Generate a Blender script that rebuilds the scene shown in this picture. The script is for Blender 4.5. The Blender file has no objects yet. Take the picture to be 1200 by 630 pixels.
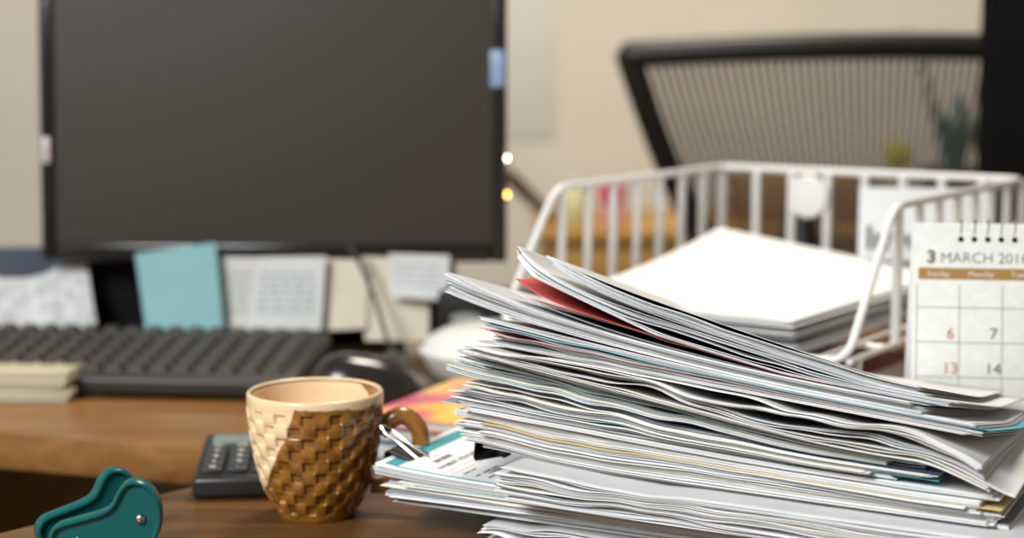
import bpy, bmesh, math, random
import numpy as np
from mathutils import Vector, Matrix, Euler

random.seed(11)
rng = np.random.default_rng(11)
sc = bpy.context.scene
COL = sc.collection
PI = math.pi
R = math.radians

# ------------------------------------------------------------------ camera
FPX = 2000.0
CAM_Z = 1.04
PITCH = R(7.4)
cam_d = bpy.data.cameras.new('camera')
cam = bpy.data.objects.new('camera', cam_d)
COL.objects.link(cam)
cam.location = (0, 0, CAM_Z)
cam.rotation_euler = (PI / 2 - PITCH, 0, 0)
cam_d.sensor_width = 36.0
cam_d.lens = 36.0 * FPX / 1200.0
cam_d.clip_start = 0.02
cam_d.dof.use_dof = True
cam_d.dof.focus_distance = 0.935
cam_d.dof.aperture_fstop = 4.2
cam_d.dof.aperture_blades = 0
sc.camera = cam


def at(px, py, Y):
    """world point seen at a photo pixel, at distance Y into the room"""
    dx = (px - 600) / FPX
    dv = (315 - py) / FPX
    dy = math.cos(PITCH) + dv * math.sin(PITCH)
    dz = -math.sin(PITCH) + dv * math.cos(PITCH)
    s = Y / dy
    return Vector((dx * s, Y, CAM_Z + dz * s))


# ------------------------------------------------------------------ materials
MATS = {}


def mat(name, col, rough=0.5, metal=0.0, coat=0.0, noise=0.0, nscale=30.0, bump=0.0, bscale=200.0, trans=0.0,
        spec=0.5, emit=None, estr=0.0):
    if name in MATS:
        return MATS[name]
    m = bpy.data.materials.new(name)
    m.use_nodes = True
    nt = m.node_tree
    b = nt.nodes['Principled BSDF']
    c = tuple(col) + (1,)
    b.inputs['Base Color'].default_value = c
    b.inputs['Roughness'].default_value = rough
    b.inputs['Metallic'].default_value = metal
    b.inputs['Coat Weight'].default_value = coat
    b.inputs['Coat Roughness'].default_value = 0.08
    b.inputs['Transmission Weight'].default_value = trans
    b.inputs['Specular IOR Level'].default_value = spec
    if emit:
        b.inputs['Emission Color'].default_value = tuple(emit) + (1,)
        b.inputs['Emission Strength'].default_value = estr
    if noise or bump:
        tc = nt.nodes.new('ShaderNodeTexCoord')
    if noise:
        n = nt.nodes.new('ShaderNodeTexNoise')
        n.inputs['Scale'].default_value = nscale
        n.inputs['Detail'].default_value = 4
        nt.links.new(tc.outputs['Object'], n.inputs['Vector'])
        r = nt.nodes.new('ShaderNodeValToRGB')
        r.color_ramp.elements[0].position = 0.3
        r.color_ramp.elements[1].position = 0.7
        r.color_ramp.elements[0].color = tuple(max(0, x * (1 - noise)) for x in col) + (1,)
        r.color_ramp.elements[1].color = tuple(min(1, x * (1 + noise)) for x in col) + (1,)
        nt.links.new(n.outputs['Fac'], r.inputs['Fac'])
        nt.links.new(r.outputs['Color'], b.inputs['Base Color'])
    if bump:
        n2 = nt.nodes.new('ShaderNodeTexNoise')
        n2.inputs['Scale'].default_value = bscale
        n2.inputs['Detail'].default_value = 3
        nt.links.new(tc.outputs['Object'], n2.inputs['Vector'])
        bp = nt.nodes.new('ShaderNodeBump')
        bp.inputs['Strength'].default_value = bump
        bp.inputs['Distance'].default_value = 0.002
        nt.links.new(n2.outputs['Fac'], bp.inputs['Height'])
        nt.links.new(bp.outputs['Normal'], b.inputs['Normal'])
    MATS[name] = m
    return m


def wood(name, dark, light, rough=0.4, angle=0.0, scale=1.0, coat=0.0):
    m = bpy.data.materials.new(name)
    m.use_nodes = True
    nt = m.node_tree
    b = nt.nodes['Principled BSDF']
    b.inputs['Roughness'].default_value = rough
    b.inputs['Specular IOR Level'].default_value = 0.3
    b.inputs['Coat Weight'].default_value = coat
    b.inputs['Coat Roughness'].default_value = 0.15
    tc = nt.nodes.new('ShaderNodeTexCoord')
    mp = nt.nodes.new('ShaderNodeMapping')
    mp.inputs['Rotation'].default_value = (0, 0, angle)
    mp.inputs['Scale'].default_value = (4 * scale, 60 * scale, 60 * scale)
    nt.links.new(tc.outputs['Object'], mp.inputs['Vector'])
    n = nt.nodes.new('ShaderNodeTexNoise')
    n.inputs['Scale'].default_value = 1.0
    n.inputs['Detail'].default_value = 6
    n.inputs['Roughness'].default_value = 0.65
    n.inputs['Distortion'].default_value = 0.6
    nt.links.new(mp.outputs['Vector'], n.inputs['Vector'])
    r = nt.nodes.new('ShaderNodeValToRGB')
    r.color_ramp.elements[0].position = 0.32
    r.color_ramp.elements[1].position = 0.68
    r.color_ramp.elements[0].color = tuple(dark) + (1,)
    r.color_ramp.elements[1].color = tuple(light) + (1,)
    nt.links.new(n.outputs['Fac'], r.inputs['Fac'])
    nt.links.new(r.outputs['Color'], b.inputs['Base Color'])
    bp = nt.nodes.new('ShaderNodeBump')
    bp.inputs['Strength'].default_value = 0.15
    bp.inputs['Distance'].default_value = 0.001
    nt.links.new(n.outputs['Fac'], bp.inputs['Height'])
    nt.links.new(bp.outputs['Normal'], b.inputs['Normal'])
    return m


# ------------------------------------------------------------------ mesh builder
class MB:
    def __init__(self):
        self.v = []
        self.f = []
        self.mi = []

    def add(self, verts, faces, mi=0, M=None):
        o = len(self.v)
        if M is not None:
            verts = [M @ Vector(p) for p in verts]
        self.v += [tuple(p) for p in verts]
        for f in faces:
            self.f.append(tuple(i + o for i in f))
            self.mi.append(mi)
        return self

    def box(self, c, s, bev=0.0, rot=None, seg=2, mi=0):
        bm = bmesh.new()
        bmesh.ops.create_cube(bm, size=1.0)
        for v in bm.verts:
            v.co = Vector((v.co.x * s[0], v.co.y * s[1], v.co.z * s[2]))
        if bev:
            bmesh.ops.bevel(bm, geom=bm.edges[:], offset=bev, segments=seg, affect='EDGES', profile=0.5)
        M = Matrix.Translation(c)
        if rot is not None:
            M = M @ Euler(rot).to_matrix().to_4x4()
        self.bm(bm, M, mi)
        return self

    def bm(self, bm, M=None, mi=0):
        bm.verts.index_update()
        vs = [v.co.copy() for v in bm.verts]
        fs = [[v.index for v in f.verts] for f in bm.faces]
        bm.free()
        self.add(vs, fs, mi, M)
        return self

    def prism(self, pts, z0, z1, bev=0.0, M=None, mi=0, seg=2):
        bm = bmesh.new()
        lo = [bm.verts.new((p[0], p[1], z0)) for p in pts]
        hi = [bm.verts.new((p[0], p[1], z1)) for p in pts]
        n = len(pts)
        bm.faces.new(lo[::-1])
        bm.faces.new(hi)
        for i in range(n):
            bm.faces.new((lo[i], lo[(i + 1) % n], hi[(i + 1) % n], hi[i]))
        bmesh.ops.recalc_face_normals(bm, faces=bm.faces[:])
        if bev:
            ed = [e for e in bm.edges if abs(e.verts[0].co.z - e.verts[1].co.z) < 1e-9]
            bmesh.ops.bevel(bm, geom=ed, offset=bev, segments=seg, affect='EDGES', profile=0.5)
        self.bm(bm, M, mi)
        return self

    def tube(self, pts, r, n=10, closed=False, M=None, mi=0):
        pts = [Vector(p) for p in pts]
        k = len(pts)
        rs = r if isinstance(r, (list, tuple)) else [r] * k
        T = []
        for i in range(k):
            if closed:
                t = pts[(i + 1) % k] - pts[i - 1]
            else:
                t = pts[min(i + 1, k - 1)] - pts[max(i - 1, 0)]
            T.append(t.normalized())
        a = Vector((0, 0, 1))
        if abs(T[0].dot(a)) > 0.9:
            a = Vector((1, 0, 0))
        N = (a - T[0] * a.dot(T[0])).normalized()
        verts = []
        for i in range(k):
            N = (N - T[i] * N.dot(T[i])).normalized()
            B = T[i].cross(N)
            for j in range(n):
                th = 2 * PI * j / n
                verts.append(pts[i] + (N * math.cos(th) + B * math.sin(th)) * rs[i])
        faces = []
        for i in range(k if closed else k - 1):
            for j in range(n):
                i2 = (i + 1) % k
                faces.append((i * n + j, i * n + (j + 1) % n, i2 * n + (j + 1) % n, i2 * n + j))
        if not closed:
            faces.append(tuple(range(n))[::-1])
            faces.append(tuple((k - 1) * n + j for j in range(n)))
        self.add(verts, faces, mi, M)
        return self

    def lathe(self, prof, n=48, M=None, mi=0, fn=None):
        verts = []
        for (r, z) in prof:
            for j in range(n):
                th = 2 * PI * j / n
                rr = r + (fn(th, r, z) if fn else 0)
                verts.append((rr * math.cos(th), rr * math.sin(th), z))
        faces = []
        for i in range(len(prof) - 1):
            for j in range(n):
                faces.append((i * n + j, i * n + (j + 1) % n, (i + 1) * n + (j + 1) % n, (i + 1) * n + j))
        if prof[0][0] > 1e-6:
            faces.append(tuple(range(n))[::-1])
        if prof[-1][0] > 1e-6:
            faces.append(tuple((len(prof) - 1) * n + j for j in range(n)))
        self.add(verts, faces, mi, M)
        return self

    def sphere(self, c, r, n=16, mi=0, scale=(1, 1, 1)):
        prof = [(max(1e-7, math.sin(PI * i / n)) * r, -math.cos(PI * i / n) * r) for i in range(n + 1)]
        self.lathe(prof, n * 2, Matrix.Translation(c) @ Matrix.Diagonal((*scale, 1)), mi)
        return self

    def build(self, name, m, parent=None, smooth=True, loc=None, rot=None):
        me = bpy.data.meshes.new(name)
        me.from_pydata(self.v, [], self.f)
        ms = m if isinstance(m, (list, tuple)) else [m]
        for x in ms:
            me.materials.append(x)
        if len(ms) > 1:
            me.polygons.foreach_set('material_index', self.mi)
        me.validate()
        bm = bmesh.new()
        bm.from_mesh(me)
        bmesh.ops.recalc_face_normals(bm, faces=bm.faces[:])
        bm.to_mesh(me)
        bm.free()
        if smooth:
            me.shade_smooth()
            try:
                me.set_sharp_from_angle(angle=R(38))
            except Exception:
                pass
        o = bpy.data.objects.new(name, me)
        COL.objects.link(o)
        if parent:
            o.parent = parent
        if loc:
            o.location = loc
        if rot:
            o.rotation_euler = rot
        return o


def tag(o, label=None, cat=None, group=None, kind=None):
    if label:
        o['label'] = label
    if cat:
        o['category'] = cat
    if group:
        o['group'] = group
    if kind:
        o['kind'] = kind
    return o


def empty(name, loc, rz=0.0, label=None, cat=None, group=None):
    o = bpy.data.objects.new(name, None)
    COL.objects.link(o)
    o.location = loc
    o.rotation_euler = (0, 0, rz)
    o.empty_display_size = 0.02
    return tag(o, label, cat, group)


def fillet(pts, r, seg=6, closed=False):
    pts = [Vector(p) for p in pts]
    out = []
    k = len(pts)
    for i in range(k):
        if not closed and i in (0, k - 1):
            out.append(pts[i])
            continue
        p = pts[i]
        a = pts[i - 1] - p
        b = pts[(i + 1) % k] - p
        rr = min(r, a.length * 0.45, b.length * 0.45)
        A = p + a.normalized() * rr
        B = p + b.normalized() * rr
        for s in range(seg + 1):
            t = s / seg
            out.append(A * (1 - t) ** 2 + p * 2 * t * (1 - t) + B * t ** 2)
    return out


def text_geo(s, size, align='LEFT', bold=0.0):
    cu = bpy.data.curves.new('t', 'FONT')
    cu.body = s
    cu.size = size
    cu.align_x = align
    cu.offset = bold
    cu.resolution_u = 3
    ob = bpy.data.objects.new('t', cu)
    COL.objects.link(ob)
    dg = bpy.context.evaluated_depsgraph_get()
    me = ob.evaluated_get(dg).to_mesh()
    vs = [v.co.copy() for v in me.vertices]
    fs = [tuple(p.vertices) for p in me.polygons]
    ob.evaluated_get(dg).to_mesh_clear()
    bpy.data.objects.remove(ob)
    bpy.data.curves.remove(cu)
    return vs, fs


def smooth(a, b, x):
    t = np.clip((x - a) / (b - a), 0, 1)
    return t * t * (3 - 2 * t)


# ------------------------------------------------------------------ setting
TZ = 0.75
m_wall = mat('wall_paint', (0.63, 0.58, 0.50), 0.9, noise=0.04, nscale=3, bump=0.05, bscale=80)
m_floor = mat('floor_dark', (0.012, 0.010, 0.008), 0.7, noise=0.2, nscale=8)
m_trim = mat('trim_paint', (0.45, 0.40, 0.33), 0.6)


def struct(name, mb, m):
    return tag(mb.build(name, m, smooth=False), kind='structure')


struct('floor', MB().box((0.2, 1.2, -0.05), (4.4, 4.6, 0.1)), m_floor)
struct('wall_back', MB().box((0.2, 3.35, 1.3), (4.4, 0.1, 2.6)), m_wall)
struct('wall_left', MB().box((-1.95, 1.2, 1.3), (0.1, 4.2, 2.6)), m_wall)
struct('wall_right', MB().box((2.35, 1.2, 1.3), (0.1, 4.2, 2.6)), m_wall)
struct('baseboard_back', MB().box((0.2, 3.29, 0.05), (4.2, 0.02, 0.1), 0.004), m_trim)

# tables -------------------------------------------------------------------
w_near = wood('worn_brown_wood', (0.060, 0.022, 0.005), (0.20, 0.088, 0.022), 0.42, R(-12), 0.9)
w_far = wood('polished_orange_wood', (0.155, 0.064, 0.016), (0.31, 0.150, 0.045), 0.26, R(17), 0.7, coat=0.3)
m_black = mat('black_plastic', (0.007, 0.006, 0.006), 0.5, spec=0.22)
m_blackmetal = mat('black_metal', (0.014, 0.013, 0.012), 0.5, 0.3)

desk = empty('office_desk', (0, 1.6, 0), 0, 'polished orange-brown wooden desk carrying the monitor and keyboard', 'desk')
Mi = Matrix.Translation((0, -1.6, 0))


def farline(x):
    return 1.27 - 0.316 * (x + 0.38)


fx = [(-1.2, farline(-1.2)), (1.0, farline(1.0))]
nrm = Vector((0.301, 0.953))
far_poly = [fx[0], fx[1], (fx[1][0] + nrm.x * 0.75, fx[1][1] + nrm.y * 0.75), (fx[0][0] + nrm.x * 0.75, fx[0][1] + nrm.y * 0.75)]
MB().prism(far_poly, TZ - 0.030, TZ, 0.003, Mi).build('desktop', w_far, desk)
ang = math.atan2(-0.316, 1.0)
for t, d in ((0.04, 0.36), (0.96, 0.36)):
    p = Vector(fx[0]).lerp(Vector(fx[1]), t) + nrm * d
    MB().box((p.x, p.y - 1.6, 0.36), (0.03, 0.62, 0.72), 0.003, (0, 0, ang)).build('side_panel', w_far, desk)
p = Vector(fx[0]).lerp(Vector(fx[1]), 0.5) + nrm * 0.6
MB().box((p.x, p.y - 1.6, 0.46), (2.04, 0.02, 0.5), 0.003, (0, 0, ang)).build('back_panel', w_far, desk)

table = empty('side_table', (0.1, 0.6, 0), 0, 'dark brown wooden table under the mug and the paper pile', 'table')
Mt = Matrix.Translation((-0.1, -0.6, 0))
near_poly = [(-0.142, 1.191), (-0.75, 0.497), (-0.35, 0.16), (0.75, 0.16), (0.9, farline(0.9) - 0.003)]
MB().prism(near_poly, TZ - 0.032, TZ, 0.002, Mt).build('tabletop', w_near, table)
for q in ((-0.62, 0.50), (-0.30, 0.24), (0.68, 0.24), (0.80, 0.76), (-0.14, 1.06)):
    MB().prism([(q[0] - .022, q[1] - .022), (q[0] + .022, q[1] - .022), (q[0] + .022, q[1] + .022), (q[0] - .022, q[1] + .022)],
               0, TZ - 0.032, 0.002, Mt).build('leg', w_near, table)

# ------------------------------------------------------------------ paper pile
PSI = R(25)
PO = Vector((-0.030, 0.970))
EU = Vector((math.cos(PSI), -math.sin(PSI)))
EV = Vector((math.sin(PSI), math.cos(PSI)))
U = np.linspace(-0.12, 0.40, 261)
V = np.linspace(-0.06, 0.27, 67)
UU, VV = np.meshgrid(U, V, indexing='ij')
FLD = np.zeros_like(UU) + 0.0004


def samp(F, u, v):
    iu = np.clip((u - U[0]) / (U[1] - U[0]), 0, len(U) - 1.001)
    iv = np.clip((v - V[0]) / (V[1] - V[0]), 0, len(V) - 1.001)
    a = iu.astype(int)
    b = iv.astype(int)
    fu = iu - a
    fv = iv - b
    return (F[a, b] * (1 - fu) * (1 - fv) + F[a + 1, b] * fu * (1 - fv) + F[a, b + 1] * (1 - fu) * fv + F[a + 1, b + 1] * fu * fv)


PAPER = {}
for nme, c in {
    'white': (0.72, 0.72, 0.71), 'bright': (0.80, 0.80, 0.80), 'cool': (0.62, 0.65, 0.68), 'grey': (0.52, 0.53, 0.53),
    'cream': (0.78, 0.74, 0.65), 'dull': (0.24, 0.25, 0.27), 'teal': (0.10, 0.36, 0.40), 'paleteal': (0.50, 0.68, 0.68),
    'red': (0.62, 0.13, 0.11), 'pink': (0.75, 0.50, 0.48), 'navy': (0.09, 0.12, 0.20), 'ochre': (0.55, 0.42, 0.20)}.items():
    PAPER[nme] = mat('paper_' + nme, c, 0.75, noise=0.05, nscale=40, bump=0.1, bscale=60, spec=0.25)

NU, NV = 80, 28
SL, SW = 0.297, 0.210
PINFO = {}


def sheet_mesh(name, zf, du, dv, yaw, L=SL, W=SW, th=0.00022, material=None, edge_noise=0.0):
    s = L * (0.75 * (1 - np.cos(PI * np.linspace(0, 1, NU))) / 2 + 0.25 * np.linspace(0, 1, NU))
    w = np.linspace(0, W, NV)
    S, Wd = np.meshgrid(s, w, indexing='ij')
    c, sn = math.cos(yaw), math.sin(yaw)
    S2 = S.copy()
    if edge_noise:
        S2 = S
    uc, vc = S2 - L / 2, Wd - W / 2
    u = du + L / 2 + uc * c - vc * sn
    v = dv + W / 2 + uc * sn + vc * c
    z = zf(u, v, S, Wd)
    tv = samp(th, u, v) if isinstance(th, np.ndarray) else th
    X = PO.x + EU.x * u + EV.x * v
    Y = PO.y + EU.y * u + EV.y * v
    top = np.stack([X, Y, TZ + z + tv], -1).reshape(-1, 3)
    bot = np.stack([X, Y, TZ + z], -1).reshape(-1, 3)
    n = NU * NV
    vs = np.concatenate([top, bot])
    idx = np.arange(n).reshape(NU, NV)
    a = idx[:-1, :-1].ravel(); b = idx[1:, :-1].ravel(); cc = idx[1:, 1:].ravel(); d = idx[:-1, 1:].ravel()
    F = [np.stack([a, b, cc, d], -1), np.stack([d, cc, b, a], -1) + n]
    # rim
    ring = list(idx[:, 0]) + list(idx[-1, 1:]) + list(idx[-2::-1, -1]) + list(idx[0, -2:0:-1])
    ring = np.array(ring)
    nx = np.roll(ring, -1)
    F.append(np.stack([ring + n, nx + n, nx, ring], -1))
    F = np.concatenate(F)
    cen = vs.mean(0)
    cen[2] = vs[:, 2].min()
    me = bpy.data.meshes.new(name)
    me.from_pydata((vs - cen).tolist(), [], F.tolist())
    me.materials.append(material)
    ns = (NU - 1) * (NV - 1) * 2
    sm = np.ones(len(F), dtype=bool)
    sm[ns:] = False
    me.polygons.foreach_set('use_smooth', sm)
    o = bpy.data.objects.new(name, me)
    COL.objects.link(o)
    o.location = cen

    def top_at(s_, w_):
        uc_, vc_ = s_ - L / 2, w_ - W / 2
        u_ = du + L / 2 + uc_ * c - vc_ * sn
        v_ = dv + W / 2 + uc_ * sn + vc_ * c
        z_ = float(zf(np.array([u_]), np.array([v_]), np.array([s_]), np.array([w_]))[0])
        return Vector((PO.x + EU.x * u_ + EV.x * v_, PO.y + EU.y * u_ + EV.y * v_, TZ + z_ + 0.00021))
    return o, top_at


def wave(u, v, amp):
    o = np.zeros_like(u)
    for wl, a in ((0.34, 1.0), (0.16, 0.8), (0.085, 0.6), (0.04, 0.3)):
        o += a * np.sin(2 * PI * (u / wl + rng.random()) + 6 * v * (rng.random() - .5) * 2)
    return 1 + amp * o / 1.6


MIXES = {
    'std': [('white', 36), ('bright', 26), ('cool', 10), ('grey', 10), ('cream', 7), ('dull', 4)],
    'old': [('white', 34), ('bright', 18), ('cool', 10), ('grey', 12), ('cream', 12), ('dull', 6)],
    'blue': [('white', 34), ('bright', 24), ('cool', 13), ('grey', 9), ('cream', 5), ('dull', 4), ('paleteal', 4)],
}


def pick(mix):
    n, w = zip(*MIXES[mix])
    return random.choices(n, w)[0]


ORD = {'du': 0}


def smax(a, x):
    return a + 0.5 * ((x - a) + np.sqrt((x - a) ** 2 + 0.04))


def soft(x):
    return -0.015 + 0.006 * np.log1p(np.exp((x + 0.015) / 0.006))


def px2u(px, dv=0.0):
    """pile coordinate u whose front corner (u, dv) is seen at photo column px"""
    k = (px - 600) / FPX / 0.987
    a0 = PO.x + EV.x * dv
    c0 = PO.y + EV.y * dv
    return (k * c0 - a0) / (EU.x - k * EU.y)


def bundle(key, n, px, ytop, yright, dv, yaw, desc, mix='std', vt=0.0, tip=0.0, tipw=0.035, gap=0.0, gapw=0.05, rag=0.6, ju=0.006, jv=0.003, jy=0.8,
           jl=0.004, specials={}, droop=None, L=SL, sub=6, wav=1.35):
    """one clipped or loosely knocked-together bunch of sheets, laid on what is there already.
    ytop / yright: photo rows of its top front corners, which fix its height at either end"""
    global FLD
    u0 = px2u(px, dv)
    Yl = PO.y + EU.y * u0 + EV.y * dv
    Yr = PO.y + EU.y * (u0 + L) + EV.y * dv
    zl = at(600, ytop, Yl).z - TZ
    zr = at(600, yright, Yr).z - TZ
    t = (UU - u0) / L
    tc = t
    target = (zl - tip) + (zr - zl + tip) * tc + tip * np.exp(-soft(UU - u0) / tipw)
    target = target - vt * (VV - dv)
    e = np.exp(-soft(UU - u0) / gapw)
    FLD = FLD + gap * e
    th = 0.00020 - 0.00035 * (VV - dv)
    mn = 0.00005
    room = target - FLD
    gs = []
    big = 1.0
    for k in range(n):
        if rng.random() < 1.0 / sub:
            big = 3.0
        g = np.exp(wav * (wave(UU, VV, 1.0) - 1)) * float(np.clip(rng.lognormal(0, 0.6), 0.2, 4)) * big
        big = 1.0
        fr = rng.random() ** 2 * 3.0
        g = g * smax(0.06, 1 + rag * (fr - 1) * np.exp(-soft(UU - u0) / 0.025))
        g = g * smax(0.06, 1 + 0.8 * (rng.random() ** 2 * 3 - 1) * np.exp(-soft(u0 + L - UU) / 0.03))
        gs.append(g)
    tot = sum(gs)
    xs = room - n * (th + mn)
    spare = 0.5 * (xs + np.sqrt(xs * xs + (n * 0.00010) ** 2)) + n * 0.00001
    tops = {}
    sdu = sdv = sy = sl = 0.0
    for k in range(n):
        if k and rng.random() < 1.0 / sub:
            sl = rng.normal() * jl
            sdu, sdv, sy = rng.normal() * ju, rng.normal() * jv, rng.normal() * jy
        du = u0 + sdu + rng.normal() * ju * 0.22
        dvk = dv + sdv + rng.normal() * jv * 0.2
        yk = R(yaw + sy + rng.normal() * jy * 0.15)
        du = max(du, u0 - 0.007)
        if k in (0, n - 1):
            du = u0
        Fk = FLD
        if droop is not None:
            Fk = FLD + droop(UU, VV, k / max(1, n - 1))
        sp = specials.get(k)
        m = PAPER[sp[0]] if sp else PAPER[pick(mix)]
        if sp and len(sp) > 2:
            du, dvk, yk = u0 + sp[2], dv + sp[3], R(yaw + sp[4])
        o, ta = sheet_mesh('paper_sheet', lambda u, v, s_, w_, F=Fk: samp(F, u, v), du, dvk, yk, L + sl, SW, th, m)
        if sp:
            tag(o, sp[1], 'paper')
        else:
            tag(o, desc, 'paper', group=key)
        tops[k] = (o, ta)
        FLD = FLD + th + mn + spare * gs[k] / tot
    return tops, u0


bundle('sheets at the very bottom of the pile', 10, 566, 612, 705, -0.012, -1, 'white sheet in the bottom layer of the tall pile, edges on the dark table', 'old')
bundle('sheets under the clipped voucher', 42, 460, 570, 672, 0.004, 1,
       'dog-eared white sheet directly under the clipped payment voucher bundle', 'old', rag=1.0, ju=0.012, jy=1.2,
       specials={40: ('teal', 'teal sheet just under the clipped payment voucher bundle, at the left end', 0.012, 0.002, 0.5)})
vt, vu = bundle('sheets of the clipped voucher bundle', 20, 437, 543, 664, 0.004, 0.5,
                'thin white sheet clipped beneath the teal-bordered payment voucher', 'std', tip=0.004, tipw=0.03, gap=0.003, rag=0.3, ju=0.0012, jv=0.0008, jy=0.2,
                specials={19: ('bright', 'printed payment voucher with a teal border, held by the binder clip', 0, 0, 0)})
voucher, v_at = vt[19]
bundle('sheets in front of the voucher', 24, 592, 545, 645, -0.024, 0.5,
       'curling white sheet in the bunch lying on the front of the voucher', 'std', vt=0.05, rag=0.8, ju=0.004, tip=0.004, gap=0.001)
ct, cu = bundle('sheets held by the second clip', 9, 566, 534, 634, 0.004, 0,
                'white sheet held by the black clip that rests on the voucher', 'old', vt=0.06, rag=0.2, ju=0.001, jv=0.001)
bundle('sheets in the lower middle of the pile', 52, 545, 480, 597, -0.002, -0.6,
       'white sheet in the thick lower-middle bunch, just above the voucher clip', 'std', vt=0.12, gap=0.001, ju=0.008, rag=0.9,
       specials={30: ('ochre', 'yellowish sheet in the lower middle of the pile', 0.01, -0.002, 0.3)})
bundle('sheets jutting out beside the mug handle', 4, 512, 466, 590, 0.010, 3.5, 'white sheet jutting furthest left halfway up the pile, level with the mug rim', 'std', vt=0.13, ju=0.004, L=0.255)
bundle('sheets in the upper middle of the pile', 46, 538, 408, 545, 0.002, 0.6,
       'white sheet in the thick upper-middle bunch, above the jutting sheets', 'blue', vt=0.18, rag=1.0, ju=0.010, jl=0.006, L=0.252,
       specials={8: ('teal', 'teal sheet low in the upper-middle bunch of the pile', 0.03, -0.001, 0.2),
                 24: ('navy', 'dark navy sheet edge in the upper-middle bunch of the pile', 0.02, -0.001, -0.4),
                 36: ('paleteal', 'pale teal sheet high in the upper-middle bunch of the pile', 0.012, -0.001, 0.2)})


def droop_r(u, v, t):
    return -(0.015 - 0.003 * t) * smooth(0.262, 0.325, u) * (0.45 + 0.55 * smooth(0.12, -0.02, v))


bundle('sheets drooping at the right', 12, 556, 402, 516, -0.013, 2.0, 'white sheet whose right front corner droops over the pile edge', 'std', vt=0.19,
       ju=0.007, jl=0.006, jy=1.0, sub=3, L=0.282, droop=droop_r)
bundle('sheets with pink and teal edges', 24, 556, 370, 508, 0.006, 0.5,
       'white sheet in the thin bunch with pink and teal edges near the top', 'blue', vt=0.21, rag=1.0, ju=0.010, L=0.279,
       specials={12: ('pink', 'pale pink sheet in the thin bunch near the top of the pile', 0.0, 0.0, 0.4),
                 16: ('teal', 'teal sheet in the thin bunch near the top of the pile', 0.012, -0.001, 0.5)})
bundle('sheets of the upturned grey bunch', 20, 524, 319, 497, 0.012, -1.0,
       'white sheet of the bunch whose left tip turns up highest beside the desk keyboard', 'std', vt=0.24, tip=0.012, tipw=0.05, gap=0.009, gapw=0.05, rag=0.3, ju=0.003, L=0.279,
       specials={19: ('cool', 'topmost greyish sheet of the bunch with the upturned left tip', 0, 0, 0)})
bundle('loose sheets under the red sheet', 2, 600, 343, 494, 0.030, -2, 'loose white sheet lying just under the red sheet', 'std', vt=0.24, gap=0.004, L=0.25)
_ur = px2u(606, 0.024)


def droop_red(u, v, t):
    return -0.012 * np.exp(-soft(u - _ur) / 0.020) * smooth(0.10, 0.020, v)


bundle('red', 1, 606, 318, 492, 0.024, -1, 'x', 'std', vt=0.24, gap=0.020, gapw=0.018, droop=droop_red, L=0.19,
       specials={0: ('red', 'bright red sheet peeking out under the topmost bunch', 0, 0, 0)})
bundle('sheets with tips curling up', 13, 608, 291, 482, 0.024, -1.0,
       'white sheet whose tip curls up steeply above the red sheet', 'std', vt=0.25, tip=0.016, tipw=0.020, rag=0.9, ju=0.003, gap=0.001, L=0.25)
tt, tu = bundle('sheets of the topmost bunch', 16, 652, 306, 463, 0.026, -1.0,
                'white sheet of the topmost bunch, behind the upcurled tips', 'std', vt=0.28, tip=0.004, tipw=0.03, rag=0.6, ju=0.006, gap=0.006, gapw=0.045, L=0.215,
                specials={15: ('white', 'topmost white sheet of the tall pile', 0.004, 0.002, -0.5)})

# print on the voucher
m_ink = mat('printing_ink', (0.16, 0.17, 0.18), 0.8)
m_tealink = mat('teal_printing_ink', (0.035, 0.30, 0.34), 0.7)
m_paleink = mat('pale_blue_printing', (0.42, 0.60, 0.64), 0.7)
vloc = voucher.location


def on_voucher(mb, quads):
    """quads (s0,w0,s1,w1) in page metres, laid on the curved page"""
    for (s0, w0, s1, w1) in quads:
        ns = max(1, int((s1 - s0) / 0.008))
        nw = max(1, int((w1 - w0) / 0.02))
        vs = []
        for i in range(ns + 1):
            for j in range(nw + 1):
                q = v_at(s0 + (s1 - s0) * i / ns, w0 + (w1 - w0) * j / nw)
                vs.append((q.x - vloc.x, q.y - vloc.y, q.z - vloc.z + 0.00008))
        fs = [(i * (nw + 1) + j, (i + 1) * (nw + 1) + j, (i + 1) * (nw + 1) + j + 1, i * (nw + 1) + j + 1) for i in range(ns) for j in range(nw)]
        mb.add(vs, fs)


def text_on_voucher(mb, s, size, s_pos, w_pos):
    vs, fs = text_geo(s, size, 'LEFT', 0.0002)
    out = []
    for q in vs:
        pt = v_at(s_pos - q.y, w_pos + q.x)
        out.append((pt.x - vloc.x, pt.y - vloc.y, pt.z - vloc.z + 0.0001))
    mb.add(out, fs)


b = MB()
on_voucher(b, [(0.004, 0.004, 0.013, 0.206), (0.013, 0.003, 0.290, 0.0055)])
b.build('teal_border', m_tealink, voucher, False)
b = MB()
text_on_voucher(b, 'PAYMENT VOUCHER', 0.0056, 0.037, 0.016)
for s0, segs in ((0.025, ((0.028, 0.036), (0.037, 0.050))), (0.052, ((0.014, 0.022), (0.024, 0.030))), (0.060, ((0.014, 0.020), (0.023, 0.034), (0.036, 0.044))),
                 (0.068, ((0.014, 0.026), (0.030, 0.036))), (0.076, ((0.014, 0.021), (0.024, 0.040)))):
    on_voucher(b, [(s0 + (0 if s0 > .03 else -.001), w0, s0 + (0.0016 if s0 > .03 else 0.003), w1) for w0, w1 in segs])
on_voucher(b, [(0.042, 0.008, 0.0425, 0.10), (0.047, 0.008, 0.0474, 0.19), (0.080, 0.008, 0.0804, 0.19), (0.088, 0.008, 0.0884, 0.19)])
b.build('printed_text', m_ink, voucher, False)
b = MB()
on_voucher(b, [(0.092, 0.009, 0.106, 0.06)])
b.build('printed_panel', m_paleink, voucher, False)


# binder clips
m_wire = mat('steel_wire', (0.62, 0.60, 0.56), 0.22, 1.0)


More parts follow.
